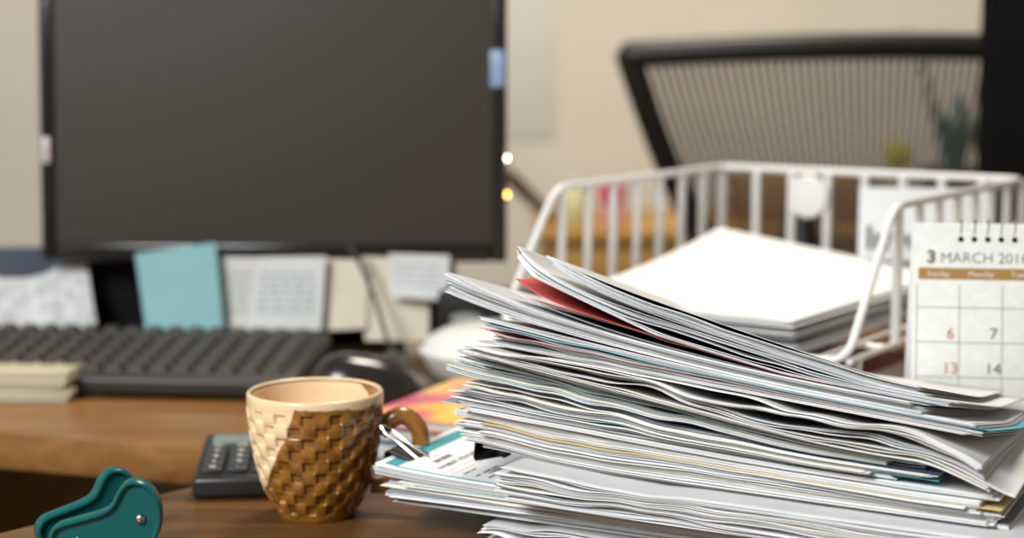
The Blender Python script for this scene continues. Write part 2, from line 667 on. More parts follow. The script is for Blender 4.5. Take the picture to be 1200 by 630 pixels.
def binder_clip(label, pos, udir, tilt, w, half, depth, handle, roll=0.0):
    root = empty('binder_clip', pos, 0, label, 'clip')
    # local x runs into the paper, y along its edge
    prof_o = [(depth, half * 0.30), (-0.002, half), (-0.0035, half * 0.8), (-0.0035, -half * 0.8), (-0.002, -half), (depth, -half * 0.30)]
    t = 0.0007
    prof_i = [(depth, half * 0.30 - t), (-0.002 + t, half - t * 1.3), (-0.0035 + t, half * 0.8 - t), (-0.0035 + t, -half * 0.8 + t), (-0.002 + t, -half + t * 1.3), (depth, -half * 0.30 + t)]
    vs = []
    for y in (-w / 2, w / 2):
        for (x, z) in prof_o:
            vs.append((x, y, z))
        for (x, z) in prof_i:
            vs.append((x, y, z))
    n = 6
    fs = []
    for i in range(n - 1):
        fs.append((i, i + 1, i + 1 + 2 * n, i + 2 * n))
        fs.append((n + i, n + i + 2 * n, n + i + 1 + 2 * n, n + i + 1))
        fs.append((i, n + i, n + i + 1, i + 1))
        fs.append((2 * n + i, 2 * n + i + 1, 3 * n + i + 1, 3 * n + i))
    fs += [(0, 2 * n, 3 * n, n), (n - 1, 2 * n - 1, 4 * n - 1, 3 * n - 1)]
    body = MB().add(vs, fs)
    for sgn in (1, -1):
        zc = sgn * half * 0.30
        body.tube([(depth, -w / 2, zc), (depth, -w / 4, zc)], 0.0012, 8)
        body.tube([(depth, w / 4, zc), (depth, w / 2, zc)], 0.0012, 8)
    rot = (roll, tilt, math.atan2(udir.y, udir.x))
    root.rotation_euler = rot
    body.build('clip_body', m_blackmetal, root)
    if handle:
        zc = half * 0.30
        a = R(handle)
        Lh = 0.037
        pts = [(0, -w * 0.40, 0), (0, -w * 0.22, 0), (Lh * 0.55, -w * 0.15, 0.0), (Lh * 0.86, -w * 0.20, 0), (Lh, -w * 0.08, 0),
               (Lh, w * 0.08, 0), (Lh * 0.86, w * 0.20, 0), (Lh * 0.55, w * 0.15, 0), (0, w * 0.22, 0), (0, w * 0.40, 0)]
        M = Matrix.Translation((depth, 0, zc)) @ Matrix.Rotation(a, 4, 'Y') @ Matrix.Rotation(PI, 4, 'Z')
        MB().tube(fillet(pts, 0.004, 5), 0.0010, 8, M=M).build('wire_handle', m_wire, root)
    return root


def edge_pt(ta0, ta1, w):
    a, b_ = ta0(0.0, w), ta1(0.0, w)
    return (a + b_) / 2, (b_.z - a.z)


q, hh = edge_pt(vt[0][1], v_at, 0.031)
q1 = v_at(0.02, 0.031)
slope = math.atan2(q.z + hh / 2 - q1.z, 0.02)
binder_clip('black binder clip with a silver wire handle raised over the payment voucher', q - Vector((EU.x, EU.y, 0)) * 0.0006, EU, slope, 0.025, hh / 2 + 0.0035, 0.020, 24)
q, hh = edge_pt(ct[0][1], ct[8][1], 0.030)
binder_clip('black binder clip on the pile\'s left end, lying on the payment voucher', q - Vector((EU.x, EU.y, 0)) * 0.009 + Vector((0, 0, -0.003)), EU, 0.10, 0.032, 0.0095, 0.016, 0)

# ------------------------------------------------------------------ mug
MUG = Vector((-0.1225, 1.043, TZ))
MC = Matrix.Identity(4)


def mug_material(name, inside):
    m = bpy.data.materials.new(name)
    m.use_nodes = True
    nt = m.node_tree
    bs = nt.nodes['Principled BSDF']
    bs.inputs['Roughness'].default_value = 0.20
    bs.inputs['Coat Weight'].default_value = 0.35
    bs.inputs['Coat Roughness'].default_value = 0.04
    tc = nt.nodes.new('ShaderNodeTexCoord')
    sp = nt.nodes.new('ShaderNodeSeparateXYZ')
    nt.links.new(tc.outputs['Object'], sp.inputs['Vector'])
    nz = nt.nodes.new('ShaderNodeTexNoise')
    nz.inputs['Scale'].default_value = 55
    nz.inputs['Detail'].default_value = 3
    nt.links.new(tc.outputs['Object'], nz.inputs['Vector'])

    def math_(op, a, b_):
        n = nt.nodes.new('ShaderNodeMath')
        n.operation = op
        for i, x in enumerate((a, b_)):
            if isinstance(x, (int, float)):
                n.inputs[i].default_value = x
            else:
                nt.links.new(x, n.inputs[i])
        return n.outputs[0]
    if inside:
        e = math_('SUBTRACT', sp.outputs['X'], 0.027)
        e = math_('ADD', e, math_('MULTIPLY', math_('SUBTRACT', sp.outputs['Z'], 0.075), 1.0))
    else:
        # diagonal glaze line: falls to the left from the rim down
        e = math_('ADD', sp.outputs['X'], 0.0085)
        e = math_('ADD', e, math_('MULTIPLY', math_('SUBTRACT', 0.070, sp.outputs['Z']), 0.42))
        e = math_('MINIMUM', e, math_('SUBTRACT', 0.0735, sp.outputs['Z']))
    e = math_('ADD', e, math_('MULTIPLY', math_('SUBTRACT', nz.outputs['Fac'], 0.5), 0.007))
    mr = nt.nodes.new('ShaderNodeMapRange')
    mr.inputs['From Min'].default_value = -0.0006
    mr.inputs['From Max'].default_value = 0.0006
    nt.links.new(e, mr.inputs['Value'])
    n2 = nt.nodes.new('ShaderNodeTexNoise')
    n2.inputs['Scale'].default_value = 140
    nt.links.new(tc.outputs['Object'], n2.inputs['Vector'])
    br = nt.nodes.new('ShaderNodeValToRGB')
    br.color_ramp.elements[0].color = (0.15, 0.058, 0.009, 1)
    br.color_ramp.elements[1].color = (0.34, 0.150, 0.026, 1)
    br.color_ramp.elements[0].position = 0.3
    br.color_ramp.elements[1].position = 0.7
    nt.links.new(n2.outputs['Fac'], br.inputs['Fac'])
    mx = nt.nodes.new('ShaderNodeMix')
    mx.data_type = 'RGBA'
    nt.links.new(mr.outputs['Result'], mx.inputs['Factor'])
    mx.inputs[6].default_value = (0.82, 0.60, 0.36, 1)
    nt.links.new(br.outputs['Color'], mx.inputs[7])
    nt.links.new(mx.outputs[2], bs.inputs['Base Color'])
    return m


m_mug = mug_material('two_tone_glaze', False)
m_mugin = mug_material('cream_glaze_inside', True)
m_brownglaze = mat('brown_glaze', (0.27, 0.115, 0.022), 0.2, coat=0.6, noise=0.25, nscale=60)

mug = empty('mug', MUG, R(0), 'cream and brown glazed mug with a basket-weave pattern, standing on the table', 'mug')
zz = [0, 0.004, 0.012, 0.024, 0.040, 0.056, 0.070, 0.080]
rr = [0.0245, 0.0262, 0.0305, 0.0352, 0.0390, 0.0414, 0.0425, 0.0424]


def mug_r(z):
    # smooth interpolation of the silhouette
    return float(np.interp(z, zz, rr))


def mug_rs(z):
    return sum(mug_r(min(0.08, max(0, z + d))) * w for d, w in ((-0.006, .2), (-.003, .2), (0, .2), (.003, .2), (.006, .2))) if 0.006 < z < 0.074 else mug_r(z)


NC, NR = 30, 9
ROW = 0.0073
Z0 = 0.0055


def weave(th, r, z):
    j = (z - Z0) / ROW
    if j < 0 or j >= NR:
        return 0.0
    i = th / (2 * PI) * NC
    fi, fj = i % 1, j % 1

    def e(x, a):
        def s(t):
            t = min(1, max(0, t))
            return t * t * (3 - 2 * t)
        return s(x / a) * s((1 - x) / a)
    if (int(i) + int(j)) % 2 == 0:
        return -0.0021 * e(fi, 0.18) * e(fj, 0.18)
    return 0.0004 * e(fi, 0.22) * e(fj, 0.35)


prof = [(0.0001, 0.0015), (0.020, 0.0015), (0.0215, 0.0), (0.0240, 0.0), (0.0250, 0.0014)]
z = 0.003
while z < 0.0765:
    prof.append((mug_rs(z), z))
    z += 0.00075 if Z0 < z + 0.001 < Z0 + NR * ROW + 0.001 else 0.0015
rim = mug_rs(0.0765)
for k in range(1, 8):
    a = PI * k / 8
    prof.append((rim - 0.0017 + 0.0017 * math.cos(a), 0.0768 + 0.0022 * math.sin(a)))
n_out = len(prof)
b = MB().lathe(prof, 420, fn=lambda th, r, z: weave(th, r, z) if r > 0.0255 else 0.0)
inner = [(rim - 0.0034, 0.0768)]
for z in np.linspace(0.074, 0.008, 24):
    inner.append((mug_rs(z) - 0.0040, z))
inner += [(0.020, 0.0052), (0.0001, 0.005)]
# open tube: drop the end caps of the outer shell
b.f = [f for f in b.f if len(f) == 4]
b.mi = [0] * len(b.f)
b.build('cup_outside', m_mug, mug)
b = MB().lathe(inner, 96)
b.f = [f for f in b.f if len(f) == 4]
b.mi = [0] * len(b.f)
b.build('cup_inside', m_mugin, mug)
hp = [(0.0395, 0, 0.051), (0.045, 0, 0.0575), (0.0525, 0, 0.0610), (0.0600, 0, 0.0585), (0.0650, 0, 0.0505), (0.0655, 0, 0.041), (0.0620, 0, 0.031), (0.0545, 0, 0.0225), (0.045, 0, 0.018), (0.0335, 0, 0.0175)]


def catmull(P, seg=6):
    P = [Vector(p) for p in P]
    P = [P[0] * 2 - P[1]] + P + [P[-1] * 2 - P[-2]]
    out = []
    for i in range(1, len(P) - 2):
        for s in range(seg):
            t = s / seg
            a, b_, c, d = P[i - 1], P[i], P[i + 1], P[i + 2]
            out.append(0.5 * ((2 * b_) + (c - a) * t + (2 * a - 5 * b_ + 4 * c - d) * t * t + (3 * b_ - a - 3 * c + d) * t ** 3))
    out.append(P[-2])
    return out


h = MB().tube(catmull(hp), 0.0057, 16).build('handle', m_brownglaze, mug)
h.rotation_euler = (0, 0, R(6))

# ------------------------------------------------------------------ calculator
m_calc = mat('calculator_plastic', (0.014, 0.014, 0.014), 0.35)
m_key = mat('calculator_key', (0.03, 0.03, 0.031), 0.4)
m_keyw = mat('calculator_light_print', (0.6, 0.6, 0.58), 0.6)
m_lcd = mat('calculator_display', (0.22, 0.25, 0.22), 0.15)
calc = empty('calculator', (-0.2065, 1.0735, TZ), R(6), 'black pocket calculator lying behind the mug', 'calculator')
cw, cl, chh = 0.074, 0.128, 0.015
MB().box((cw / 2, cl / 2, chh / 2), (cw, cl, chh), 0.004, seg=3).build('case', m_calc, calc)
MB().box((cw / 2, cl - 0.022, chh + 0.0006), (cw - 0.014, 0.026, 0.002), 0.0008).build('display', m_lcd, calc)
signs = ['0', '.', '=', '+', '1', '2', '3', '-', '4', '5', '6', 'x', '7', '8', '9', '%', 'C', 'M', 'R', '/']
k0 = None
for r_ in range(5):
    for c_ in range(4):
        x = 0.0125 + c_ * 0.0163
        y = 0.0135 + r_ * 0.0150
        k = MB().box((0, 0, 0.0016), (0.0130, 0.0112, 0.0042), 0.0012).build('key', m_key, calc, loc=(x, y, chh))
        vs, fs = text_geo(signs[r_ * 4 + c_], 0.008, 'CENTER', 0.0003)
        MB().add([(p_.x, p_.y - 0.003, 0.0039) for p_ in vs], fs).build('key_print', m_keyw, k, False)

# ------------------------------------------------------------------ staple remover
m_teal = mat('teal_plastic', (0.003, 0.095, 0.094), 0.32, coat=0.08, spec=0.35)
m_steel = mat('steel', (0.55, 0.53, 0.50), 0.25, 1.0)
sr = empty('staple_remover', (-0.234, 0.975, TZ), R(0), 'teal plastic staple remover with silver pins lying on the table corner', 'staple remover')
# jaw outline in x (length) and z (height)
jaw = [(-0.034, 0.0000), (-0.0355, 0.0090), (-0.031, 0.0160), (-0.020, 0.0195), (-0.006, 0.0235), (0.0005, 0.0275), (0.0045, 0.0350), (0.0085, 0.0400), (0.014, 0.0420),
       (0.0205, 0.0405), (0.0265, 0.0350), (0.0295, 0.0260), (0.0295, 0.0150), (0.0255, 0.0050), (0.020, 0.0000), (0.006, -0.0005), (-0.012, 0.0), (-0.026, 0.0)]
jaw_s = [tuple(p_) for p_ in catmull([(x, 0, z) for x, z in jaw + [jaw[0]]], 4)[:-1]]


def plate(name, off, sc_, parent):
    """a grip plate: outline with a raised rim around a sunken face"""
    n = len(jaw_s)
    P = [Vector((x * sc_, 0, max(0.0003, z) * sc_)) for x, _, z in jaw_s]
    c = sum(P, Vector()) / n
    d = 0.0032
    # inset along the outline's own normals
    Q = []
    for i in range(n):
        t = (P[(i + 1) % n] - P[i - 1]).normalized()
        nn = Vector((-t.z, 0, t.x))
        if nn.dot(c - P[i]) < 0:
            nn = -nn
        Q.append(P[i] + nn * d)
    vs = []
    for y, src in ((-0.0030, P), (-0.0048, [P[i].lerp(Q[i], 0.25) for i in range(n)]), (-0.0050, [P[i].lerp(Q[i], 0.6) for i in range(n)]),
                   (-0.0044, [P[i].lerp(Q[i], 0.9) for i in range(n)]), (-0.0022, Q)):
        vs += [Vector((p_.x, y, p_.z)) for p_ in src]
    for y, src in ((0.0030, P), (0.0038, [P[i].lerp(Q[i], 0.3) for i in range(n)]), (0.0038, Q)):
        vs += [Vector((p_.x, y, p_.z)) for p_ in src]
    fs = []
    for r0, r1 in ((0, 1), (1, 2), (2, 3), (3, 4), (0, 5), (5, 6), (6, 7)):
        for i in range(n):
            j = (i + 1) % n
            fs.append((r0 * n + i, r0 * n + j, r1 * n + j, r1 * n + i))
    fs.append(tuple(4 * n + i for i in range(n)))
    fs.append(tuple(7 * n + i for i in range(n)))
    o = MB().add(vs, fs).build(name, m_teal, parent, loc=off)
    return o


near = plate('grip', (0.0, -0.010, 0.0), 1.0, sr)
MB().sphere((0.0175, -0.0030, 0.0185), 0.0030, 10, scale=(1, 0.6, 1)).build('pin', m_steel, near)
MB().sphere((-0.0185, -0.0030, 0.0068), 0.0020, 10, scale=(1, 0.6, 1)).build('pin', m_steel, near)
farp = plate('grip', (-0.0150, 0.0150, 0.0015), 0.95, sr)
farp.rotation_euler = (0, 0, R(24))
# floor of the channel between the two grips and the steel jaw
chan = MB().prism([(-0.040, 0.000), (-0.032, -0.0075), (0.012, -0.0075), (0.004, 0.0190)], 0.0005, 0.0035, 0.001)
chan.build('hinge_bridge', m_teal, sr)
MB().box((-0.010, 0.0025, 0.0190), (0.034, 0.005, 0.0015), 0.0004, (0, R(-18), R(12))).box((-0.008, 0.0025, 0.009), (0.028, 0.002, 0.014), 0.0004, (0, 0, R(12))).build('jaw', m_steel, sr)
sr.rotation_euler = (0, 0, R(4))

# ------------------------------------------------------------------ monitor
MY = 1.60
m_screen = mat('dark_screen', (0.034, 0.026, 0.016), 0.45, spec=0.30)
m_bezel = mat('glossy_bezel', (0.014, 0.012, 0.010), 0.16, coat=0.4)
mon = empty('monitor', (-0.2240, MY, TZ), R(-1.5), 'black flat screen monitor, switched off, with notes stuck under it', 'monitor')
MW, MH = 0.438, 0.345
tilt = R(-3.5)
Mm = Matrix.Translation((0, 0, 0.090)) @ Matrix.Rotation(tilt, 4, 'X')
# frame as four bevelled rails
bz, bzb = 0.0135, 0.017
b = MB()
for c, s in (((-MW / 2 + bz / 2, 0, MH / 2), (bz, 0.022, MH)), ((MW / 2 - bz / 2, 0, MH / 2), (bz, 0.022, MH)),
             ((0, 0, bzb / 2), (MW - 2 * bz, 0.022, bzb)), ((0, 0, MH - bz / 2), (MW - 2 * bz, 0.022, bz))):
    bmx = MB().box(c, s, 0.003, seg=3)
    b.add(bmx.v, bmx.f, 0, Mm)
b.build('bezel', m_bezel, mon)
MB().add(*(lambda q: (q.v, q.f))(MB().box((0, -0.003, MH / 2), (MW - 2 * bz + 0.001, 0.008, MH - bz - bzb + 0.001))), 0, Mm).build('screen', m_screen, mon)
MB().add(*(lambda q: (q.v, q.f))(MB().box((0, 0.026, MH / 2), (MW * 0.96, 0.034, MH * 0.94), 0.012, seg=3)), 0, Mm).build('back_housing', m_black, mon)
MB().box((-0.02, 0.050, 0.10), (0.375, 0.022, 0.18), 0.006).build('stand_neck', m_black, mon)
MB().lathe([(0.001, 0), (0.10, 0), (0.104, 0.004), (0.100, 0.010), (0.04, 0.018), (0.001, 0.018)], 48, Matrix.Translation((-0.01, 0.055, 0)) @ Matrix.Diagonal((1.25, 0.72, 1, 1))).build('stand_base', m_bezel, mon)
m_bsticker = mat('blue_sticker', (0.24, 0.34, 0.52), 0.4, noise=0.35, nscale=120)
m_ppatch = mat('pale_patch', (0.62, 0.52, 0.50), 0.35, noise=0.2, nscale=120)
q = MB().box((MW / 2 - 0.0085, -0.0115, 0.180), (0.013, 0.0012, 0.034), 0.0005)
MB().add(q.v, q.f, 0, Mm).build('patch', m_bsticker, mon)['label'] = 'blue sticker'
q = MB().box((-MW / 2 + 0.006, -0.0115, 0.104), (0.007, 0.0012, 0.024), 0.0005)  # small pale mottled patch on the left bezel
MB().add(q.v, q.f, 0, Mm).build('patch', m_ppatch, mon)['label'] = 'pale sticker'
m_badge = mat('grey_badge', (0.20, 0.19, 0.17), 0.3, 0.6)
MB().box((-0.115, 0.0, 0.020), (0.030, 0.004, 0.012), 0.001).box((-0.115, 0.010, 0.010), (0.05, 0.025, 0.02), 0.002).build('cable_box', m_badge, mon)


def note(name, corners_px, Y, m, label, cat='note', bow=0.004, lines=0):
    """a small paper note pinned at its top edge; corners TL TR BR BL in photo pixels"""
    TL, TR, BR, BL = [at(px, py, Y) for px, py in corners_px]
    n = 10
    c = (TL + TR + BR + BL) / 4
    vs = []
    for side in (0, 0.0003):
        for i in range(n + 1):
            for j in range(n + 1):
                s, t = i / n, j / n
                p = TL.lerp(TR, s).lerp(BL.lerp(BR, s), t)
                p = p - c + Vector((0, -bow * t * t - 0.4 * bow * math.sin(s * 3) * t + side, 0))
                vs.append(p)
    N = (n + 1) ** 2
    fs = []
    for i in range(n):
        for j in range(n):
            a = i * (n + 1) + j
            fs.append((a, a + 1, a + n + 2, a + n + 1))
            fs.append((N + a, N + a + n + 1, N + a + n + 2, N + a + 1))
    rim_ = [i * (n + 1) for i in range(n + 1)] + [n * (n + 1) + j for j in range(1, n + 1)] + [i * (n + 1) + n for i in range(n - 1, -1, -1)] + [j for j in range(n - 1, 0, -1)]
    for k in range(len(rim_)):
        a, b_ = rim_[k], rim_[(k + 1) % len(rim_)]
        fs.append((a, b_, b_ + N, a + N))
    o = MB().add(vs, fs).build(name, m, loc=c)
    tag(o, label, cat)
    if lines:
        mb = MB()
        for k in range(lines):
            t0 = 0.22 + 0.62 * k / lines
            s = 0.10
            while s < 0.85:
                s1 = min(0.88, s + random.uniform(0.08, 0.2))
                q = []
                for (ss, tt_) in ((s, t0), (s1, t0), (s1, t0 + 0.035), (s, t0 + 0.035)):
                    p = TL.lerp(TR, ss).lerp(BL.lerp(BR, ss), tt_) - c
                    q.append(p + Vector((0, -bow * tt_ * tt_ - 0.4 * bow * math.sin(ss * 3) * tt_ - 0.0004, 0)))
                mb.add(q, [(0, 1, 2, 3)])
                s = s1 + 0.04
        mb.build('handwriting', mat('pen_ink', (0.30, 0.36, 0.45), 0.8), o, False)
    return o


m_nteal = mat('teal_note', (0.27, 0.50, 0.52), 0.8, noise=0.04)
m_nwhite = mat('white_note', (0.66, 0.65, 0.58), 0.8, noise=0.04)
m_nwhite2 = mat('white_note_cool', (0.68, 0.70, 0.66), 0.8, noise=0.04)
m_ncream = mat('cream_note', (0.74, 0.67, 0.53), 0.8, noise=0.05)
YN = MY - 0.030
note('sticky_note', ((158, 297), (252, 284), (263, 386), (172, 388)), YN - 0.012, m_nteal, 'square teal sticky note hanging crooked from the monitor')
note('sticky_note', ((250, 300), (326, 302), (334, 386), (262, 386)), YN + 0.002, m_nwhite, 'off-white note between the teal note and the bright written note', lines=5)
note('sticky_note', ((302, 301), (382, 300), (377, 386), (288, 384)), YN - 0.006, m_nwhite2, 'bright white written note right of the off-white note', lines=6)
note('sticky_note', ((374, 303), (432, 304), (430, 384), (378, 386)), YN + 0.006, m_ncream, 'narrow cream note behind the mouse cable')
note('paper_slip', ((424, 300), (503, 304), (503, 398), (428, 398)), YN + 0.010, m_ncream, 'large cream slip under the small written note')
note('sticky_note', ((455, 297), (527, 299), (525, 352), (456, 346)), YN - 0.004, m_nwhite2, 'small white written note at the right end of the monitor', lines=4)

# black box with grey label right of the notes
rb = empty('router_box', (-0.006, 1.536, TZ), R(-2), 'black box with a grey oval label behind the pile\'s left end', 'box')
MB().box((0, 0.0225, 0.034), (0.125, 0.045, 0.068), 0.004).build('case', m_black, rb)
MB().lathe([(0.0001, 0), (0.012, 0), (0.012, 0.0012), (0.0001, 0.0012)], 32, Matrix.Translation((-0.036, -0.0003, 0.045)) @ Matrix.Rotation(PI / 2, 4, 'X') @ Matrix.Diagonal((1.2, 0.42, 1, 1))).build('badge', mat('grey_label', (0.3, 0.3, 0.28), 0.5), rb)

for nm_, zz_, colr, es in (('orange_glow_spot', 0.063, (1.0, 0.42, 0.07), 26), ('pale_glow_spot', 0.097, (1.0, 0.86, 0.72), 16)):  # added glowing spots, standing in for two small blurred highlights
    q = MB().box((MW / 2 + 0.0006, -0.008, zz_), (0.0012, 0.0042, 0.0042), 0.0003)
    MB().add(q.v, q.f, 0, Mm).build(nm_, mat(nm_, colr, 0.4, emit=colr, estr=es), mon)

# ------------------------------------------------------------------ keyboard
m_kb = mat('keyboard_plastic', (0.026, 0.023, 0.020), 0.45)
m_cap = mat('key_cap', (0.056, 0.046, 0.037), 0.42, noise=0.1)
KW, KD = 0.452, 0.140
kb = empty('keyboard', (-0.394, 1.472, TZ), R(-6.5), 'black computer keyboard lying in front of the monitor', 'keyboard')
kt = R(7.5)
Mk = Matrix.Translation((0, -KD / 2, 0.004)) @ Matrix.Rotation(kt, 4, 'X')
q = MB().box((0, KD / 2, 0.007), (KW, KD, 0.016), 0.005, seg=3)
MB().add(q.v, q.f, 0, Mk).build('case', m_kb, kb)
for sx in (-1, 1):
    MB().box((sx * 0.17, KD / 2 - 0.02, 0.0085), (0.03, 0.006, 0.017), 0.001).build('foot', m_kb, kb)
capm = MB()
bmc = bmesh.new()
bmesh.ops.create_cube(bmc, size=1)
for v in bmc.verts:
    k_ = 0.72 if v.co.z > 0 else 1.0
    v.co = Vector((v.co.x * 0.0172 * k_, v.co.y * 0.0172 * k_, v.co.z * 0.0085))
bmesh.ops.bevel(bmc, geom=bmc.edges[:], offset=0.0015, segments=2, affect='EDGES')
capm.bm(bmc)
cap0 = None
restk = MB()
cnt = 0
for c_ in range(21, -1, -1):
    for r_ in range(6):
        if c_ > 21:
            continue
        x = -KW / 2 + 0.022 + c_ * 0.0194
        y = 0.018 + r_ * 0.0195 + (0.005 if r_ == 5 else 0)
        pl = Mk @ Vector((x, y, 0.0175))
        if cnt < 98:
            if cap0 is None:
                cap0 = capm.build('key', m_cap, kb)
                o = cap0
            else:
                o = cap0.copy()
                COL.objects.link(o)
                o.parent = kb
            o.location = pl
            o.rotation_euler = (kt, 0, 0)
            cnt += 1
        else:
            restk.add(capm.v, capm.f, 0, Matrix.Translation(pl) @ Matrix.Rotation(kt, 4, 'X'))
tag(restk.build('key_rows', m_cap, kb), kind='stuff')

# mouse
m_mouse = mat('mouse_plastic', (0.020, 0.017, 0.015), 0.22, coat=0.3)
ms = empty('computer_mouse', (-0.118, 1.366, TZ), R(8), 'black glossy computer mouse right of the keyboard', 'mouse')


def mouse_body(lx, ly, lz):
    n, k = 40, 16
    prof_ = []
    vs = []
    for i in range(k + 1):
        a = PI / 2 * i / k
        for j in range(n):
            th = 2 * PI * j / n
            ce, se = math.cos(th), math.sin(th)
            e = 0.8
            x = lx * math.copysign(abs(ce) ** e, ce) * math.cos(a) ** 0.7
            y = ly * math.copysign(abs(se) ** e, se) * math.cos(a) ** 0.7
            zz_ = lz * math.sin(a) * (1.0 - 0.22 * (x / lx))
            vs.append((x, y, zz_ + 0.001))
    fs = [(i * n + j, i * n + (j + 1) % n, (i + 1) * n + (j + 1) % n, (i + 1) * n + j) for i in range(k) for j in range(n)]
    fs.append(tuple(range(n))[::-1])
    return MB().add(vs, fs)


mouse_body(0.050, 0.031, 0.041).build('shell', m_mouse, ms)
MB().lathe([(0.0001, -0.004), (0.010, -0.004), (0.011, 0), (0.010, 0.004), (0.0001, 0.004)], 24, Matrix.Translation((0.020, -0.002, 0.034)) @ Matrix.Rotation(PI / 2, 4, 'X')).build('scroll_wheel', mat('wheel_rubber', (0.10, 0.09, 0.08), 0.3), ms)
MB().tube(catmull([(0.046, 0.0, 0.012), (0.062, 0.03, 0.010), (0.050, 0.09, 0.012), (0.030, 0.150, 0.022), (0.018, 0.178, 0.060), (0.004, 0.186, 0.095), (-0.006, 0.190, 0.110)]), 0.0022, 8).build('cable', mat('cable_rubber', (0.06, 0.055, 0.05), 0.5), ms)

# white dish
m_white = mat('white_plastic', (0.74, 0.75, 0.70), 0.3)
dish = MB().lathe([(0.0001, 0.0), (0.040, 0.0), (0.054, 0.010), (0.063, 0.026), (0.0645, 0.029), (0.062, 0.031), (0.055, 0.040), (0.042, 0.047), (0.024, 0.051), (0.0001, 0.052)], 64).build(
    'covered_dish', m_white, loc=(-0.017, 1.470, TZ))
tag(dish, 'white rounded dish half hidden behind the pile, right of the black mouse', 'dish')


# magazines behind the mug
def cover(name, cols):
    m = bpy.data.materials.new(name)
    m.use_nodes = True
    nt = m.node_tree
    bs = nt.nodes['Principled BSDF']
    bs.inputs['Roughness'].default_value = 0.3
    tc = nt.nodes.new('ShaderNodeTexCoord')
    n = nt.nodes.new('ShaderNodeTexNoise')
    n.inputs['Scale'].default_value = 16
    n.inputs['Detail'].default_value = 1
    nt.links.new(tc.outputs['Object'], n.inputs['Vector'])
    r = nt.nodes.new('ShaderNodeValToRGB')
    r.color_ramp.elements.remove(r.color_ramp.elements[1])
    for i, c in enumerate(cols):
        e = r.color_ramp.elements[0] if i == 0 else r.color_ramp.elements.new(0.3 + 0.4 * i / (len(cols) - 1))
        e.position = 0.3 + 0.4 * i / (len(cols) - 1)
        e.color = tuple(c) + (1,)
    nt.links.new(n.outputs['Fac'], r.inputs['Fac'])
    nt.links.new(r.outputs['Color'], bs.inputs['Base Color'])
    return m


zm = TZ
pages = mat('page_edges', (0.62, 0.60, 0.55), 0.8, noise=0.1, nscale=200)
for i, (th, yaw, mm, lab) in enumerate((
        (0.012, -24, cover('blue_cover', [(0.05, 0.16, 0.28), (0.10, 0.33, 0.48), (0.45, 0.55, 0.6)]), 'blue-covered booklet at the bottom behind the mug handle'),
        (0.010, -29, cover('grey_cover', [(0.18, 0.17, 0.16), (0.34, 0.33, 0.31), (0.25, 0.25, 0.25)]), 'grey booklet in the middle of the stack behind the mug'),
        (0.008, -25, cover('sunset_cover', [(0.45, 0.03, 0.10), (0.75, 0.16, 0.22), (0.95, 0.50, 0.10), (1.0, 0.68, 0.22)]), 'magenta and orange booklet on top of the stack behind the mug'))):
    mg = empty('booklet', (-0.030, 1.240, zm), R(yaw), lab, 'booklet', 'booklets behind the mug')
    MB().box((0, 0, th / 2), (0.096, 0.146, th - 0.0016), 0.0005).build('pages', pages, mg)
    MB().box((0, 0, th - 0.0006), (0.100, 0.150, 0.0008), 0.0003).box((0, 0, 0.0006), (0.100, 0.150, 0.0008), 0.0003).box((-0.0496, 0, th / 2), (0.0008, 0.150, th - 0.001)).build('cover', mm, mg)
    zm += th + 0.0004

# ------------------------------------------------------------------ cards at the far left, leaning papers
cards = [((0.50, 0.44, 0.30), 'yellowish card on top of the small stack at the left desk edge'), ((0.56, 0.50, 0.38), 'pale card, second from the top of the left stack'),
         ((0.42, 0.36, 0.24), 'tan card in the middle of the left stack'), ((0.58, 0.53, 0.42), 'pale card, second from the bottom of the left stack'), ((0.46, 0.40, 0.27), 'tan card at the bottom of the left stack')]
zc = TZ + 0.0002
for i, (c, lab) in enumerate(cards[::-1]):
    th = 0.0052
    o = MB().box((0, 0, th / 2), (0.125, 0.046, th - 0.0006), 0.0008).build('index_card_pad', mat('card_%d' % i, c, 0.8, noise=0.06, nscale=60), loc=(-0.4260 + 0.002 * math.sin(i * 2.3), 1.400, zc), rot=(0, 0, R(-3 + 2.0 * math.sin(i * 1.7))))
    tag(o, lab, 'card pad', 'card pads stacked at the left')
    zc += th

m_news = mat('newsprint', (0.56, 0.57, 0.56), 0.85, noise=0.30, nscale=90)
m_navy = mat('navy_folder', (0.014, 0.024, 0.055), 0.6)
m_pinkp = mat('pink_rubber', (0.60, 0.28, 0.22), 0.6)


def bent_sheet(name, P, m, label, cat, th=0.0012, fold=0.02):
    BL, BR, TR, TL = P
    n = 14
    c = BL.lerp(BR, 0.5)
    vs = []
    for side in (0, th):
        for i in range(n + 1):
            for j in range(n + 1):
                s, t = i / n, j / n
                p = BL.lerp(BR, s).lerp(TL.lerp(TR, s), t) - c
                p += Vector((0, fold * math.sin(s * 5 + t * 2) * 0.4 + side, 0.006 * math.sin(s * 7) * t))
                vs.append(p)
    N = (n + 1) ** 2
    fs = []
    for i in range(n):
        for j in range(n):
            a = i * (n + 1) + j
            fs.append((a, a + 1, a + n + 2, a + n + 1))
            fs.append((N + a, N + a + n + 1, N + a + n + 2, N + a + 1))
    rim_ = [i * (n + 1) for i in range(n + 1)] + [n * (n + 1) + j for j in range(1, n + 1)] + [i * (n + 1) + n for i in range(n - 1, -1, -1)] + [j for j in range(n - 1, 0, -1)]
    for k in range(len(rim_)):
        a, b_ = rim_[k], rim_[(k + 1) % len(rim_)]
        fs.append((a, b_, b_ + N, a + N))
    o = MB().add(vs, fs).build(name, m, loc=c)
    return tag(o, label, cat)


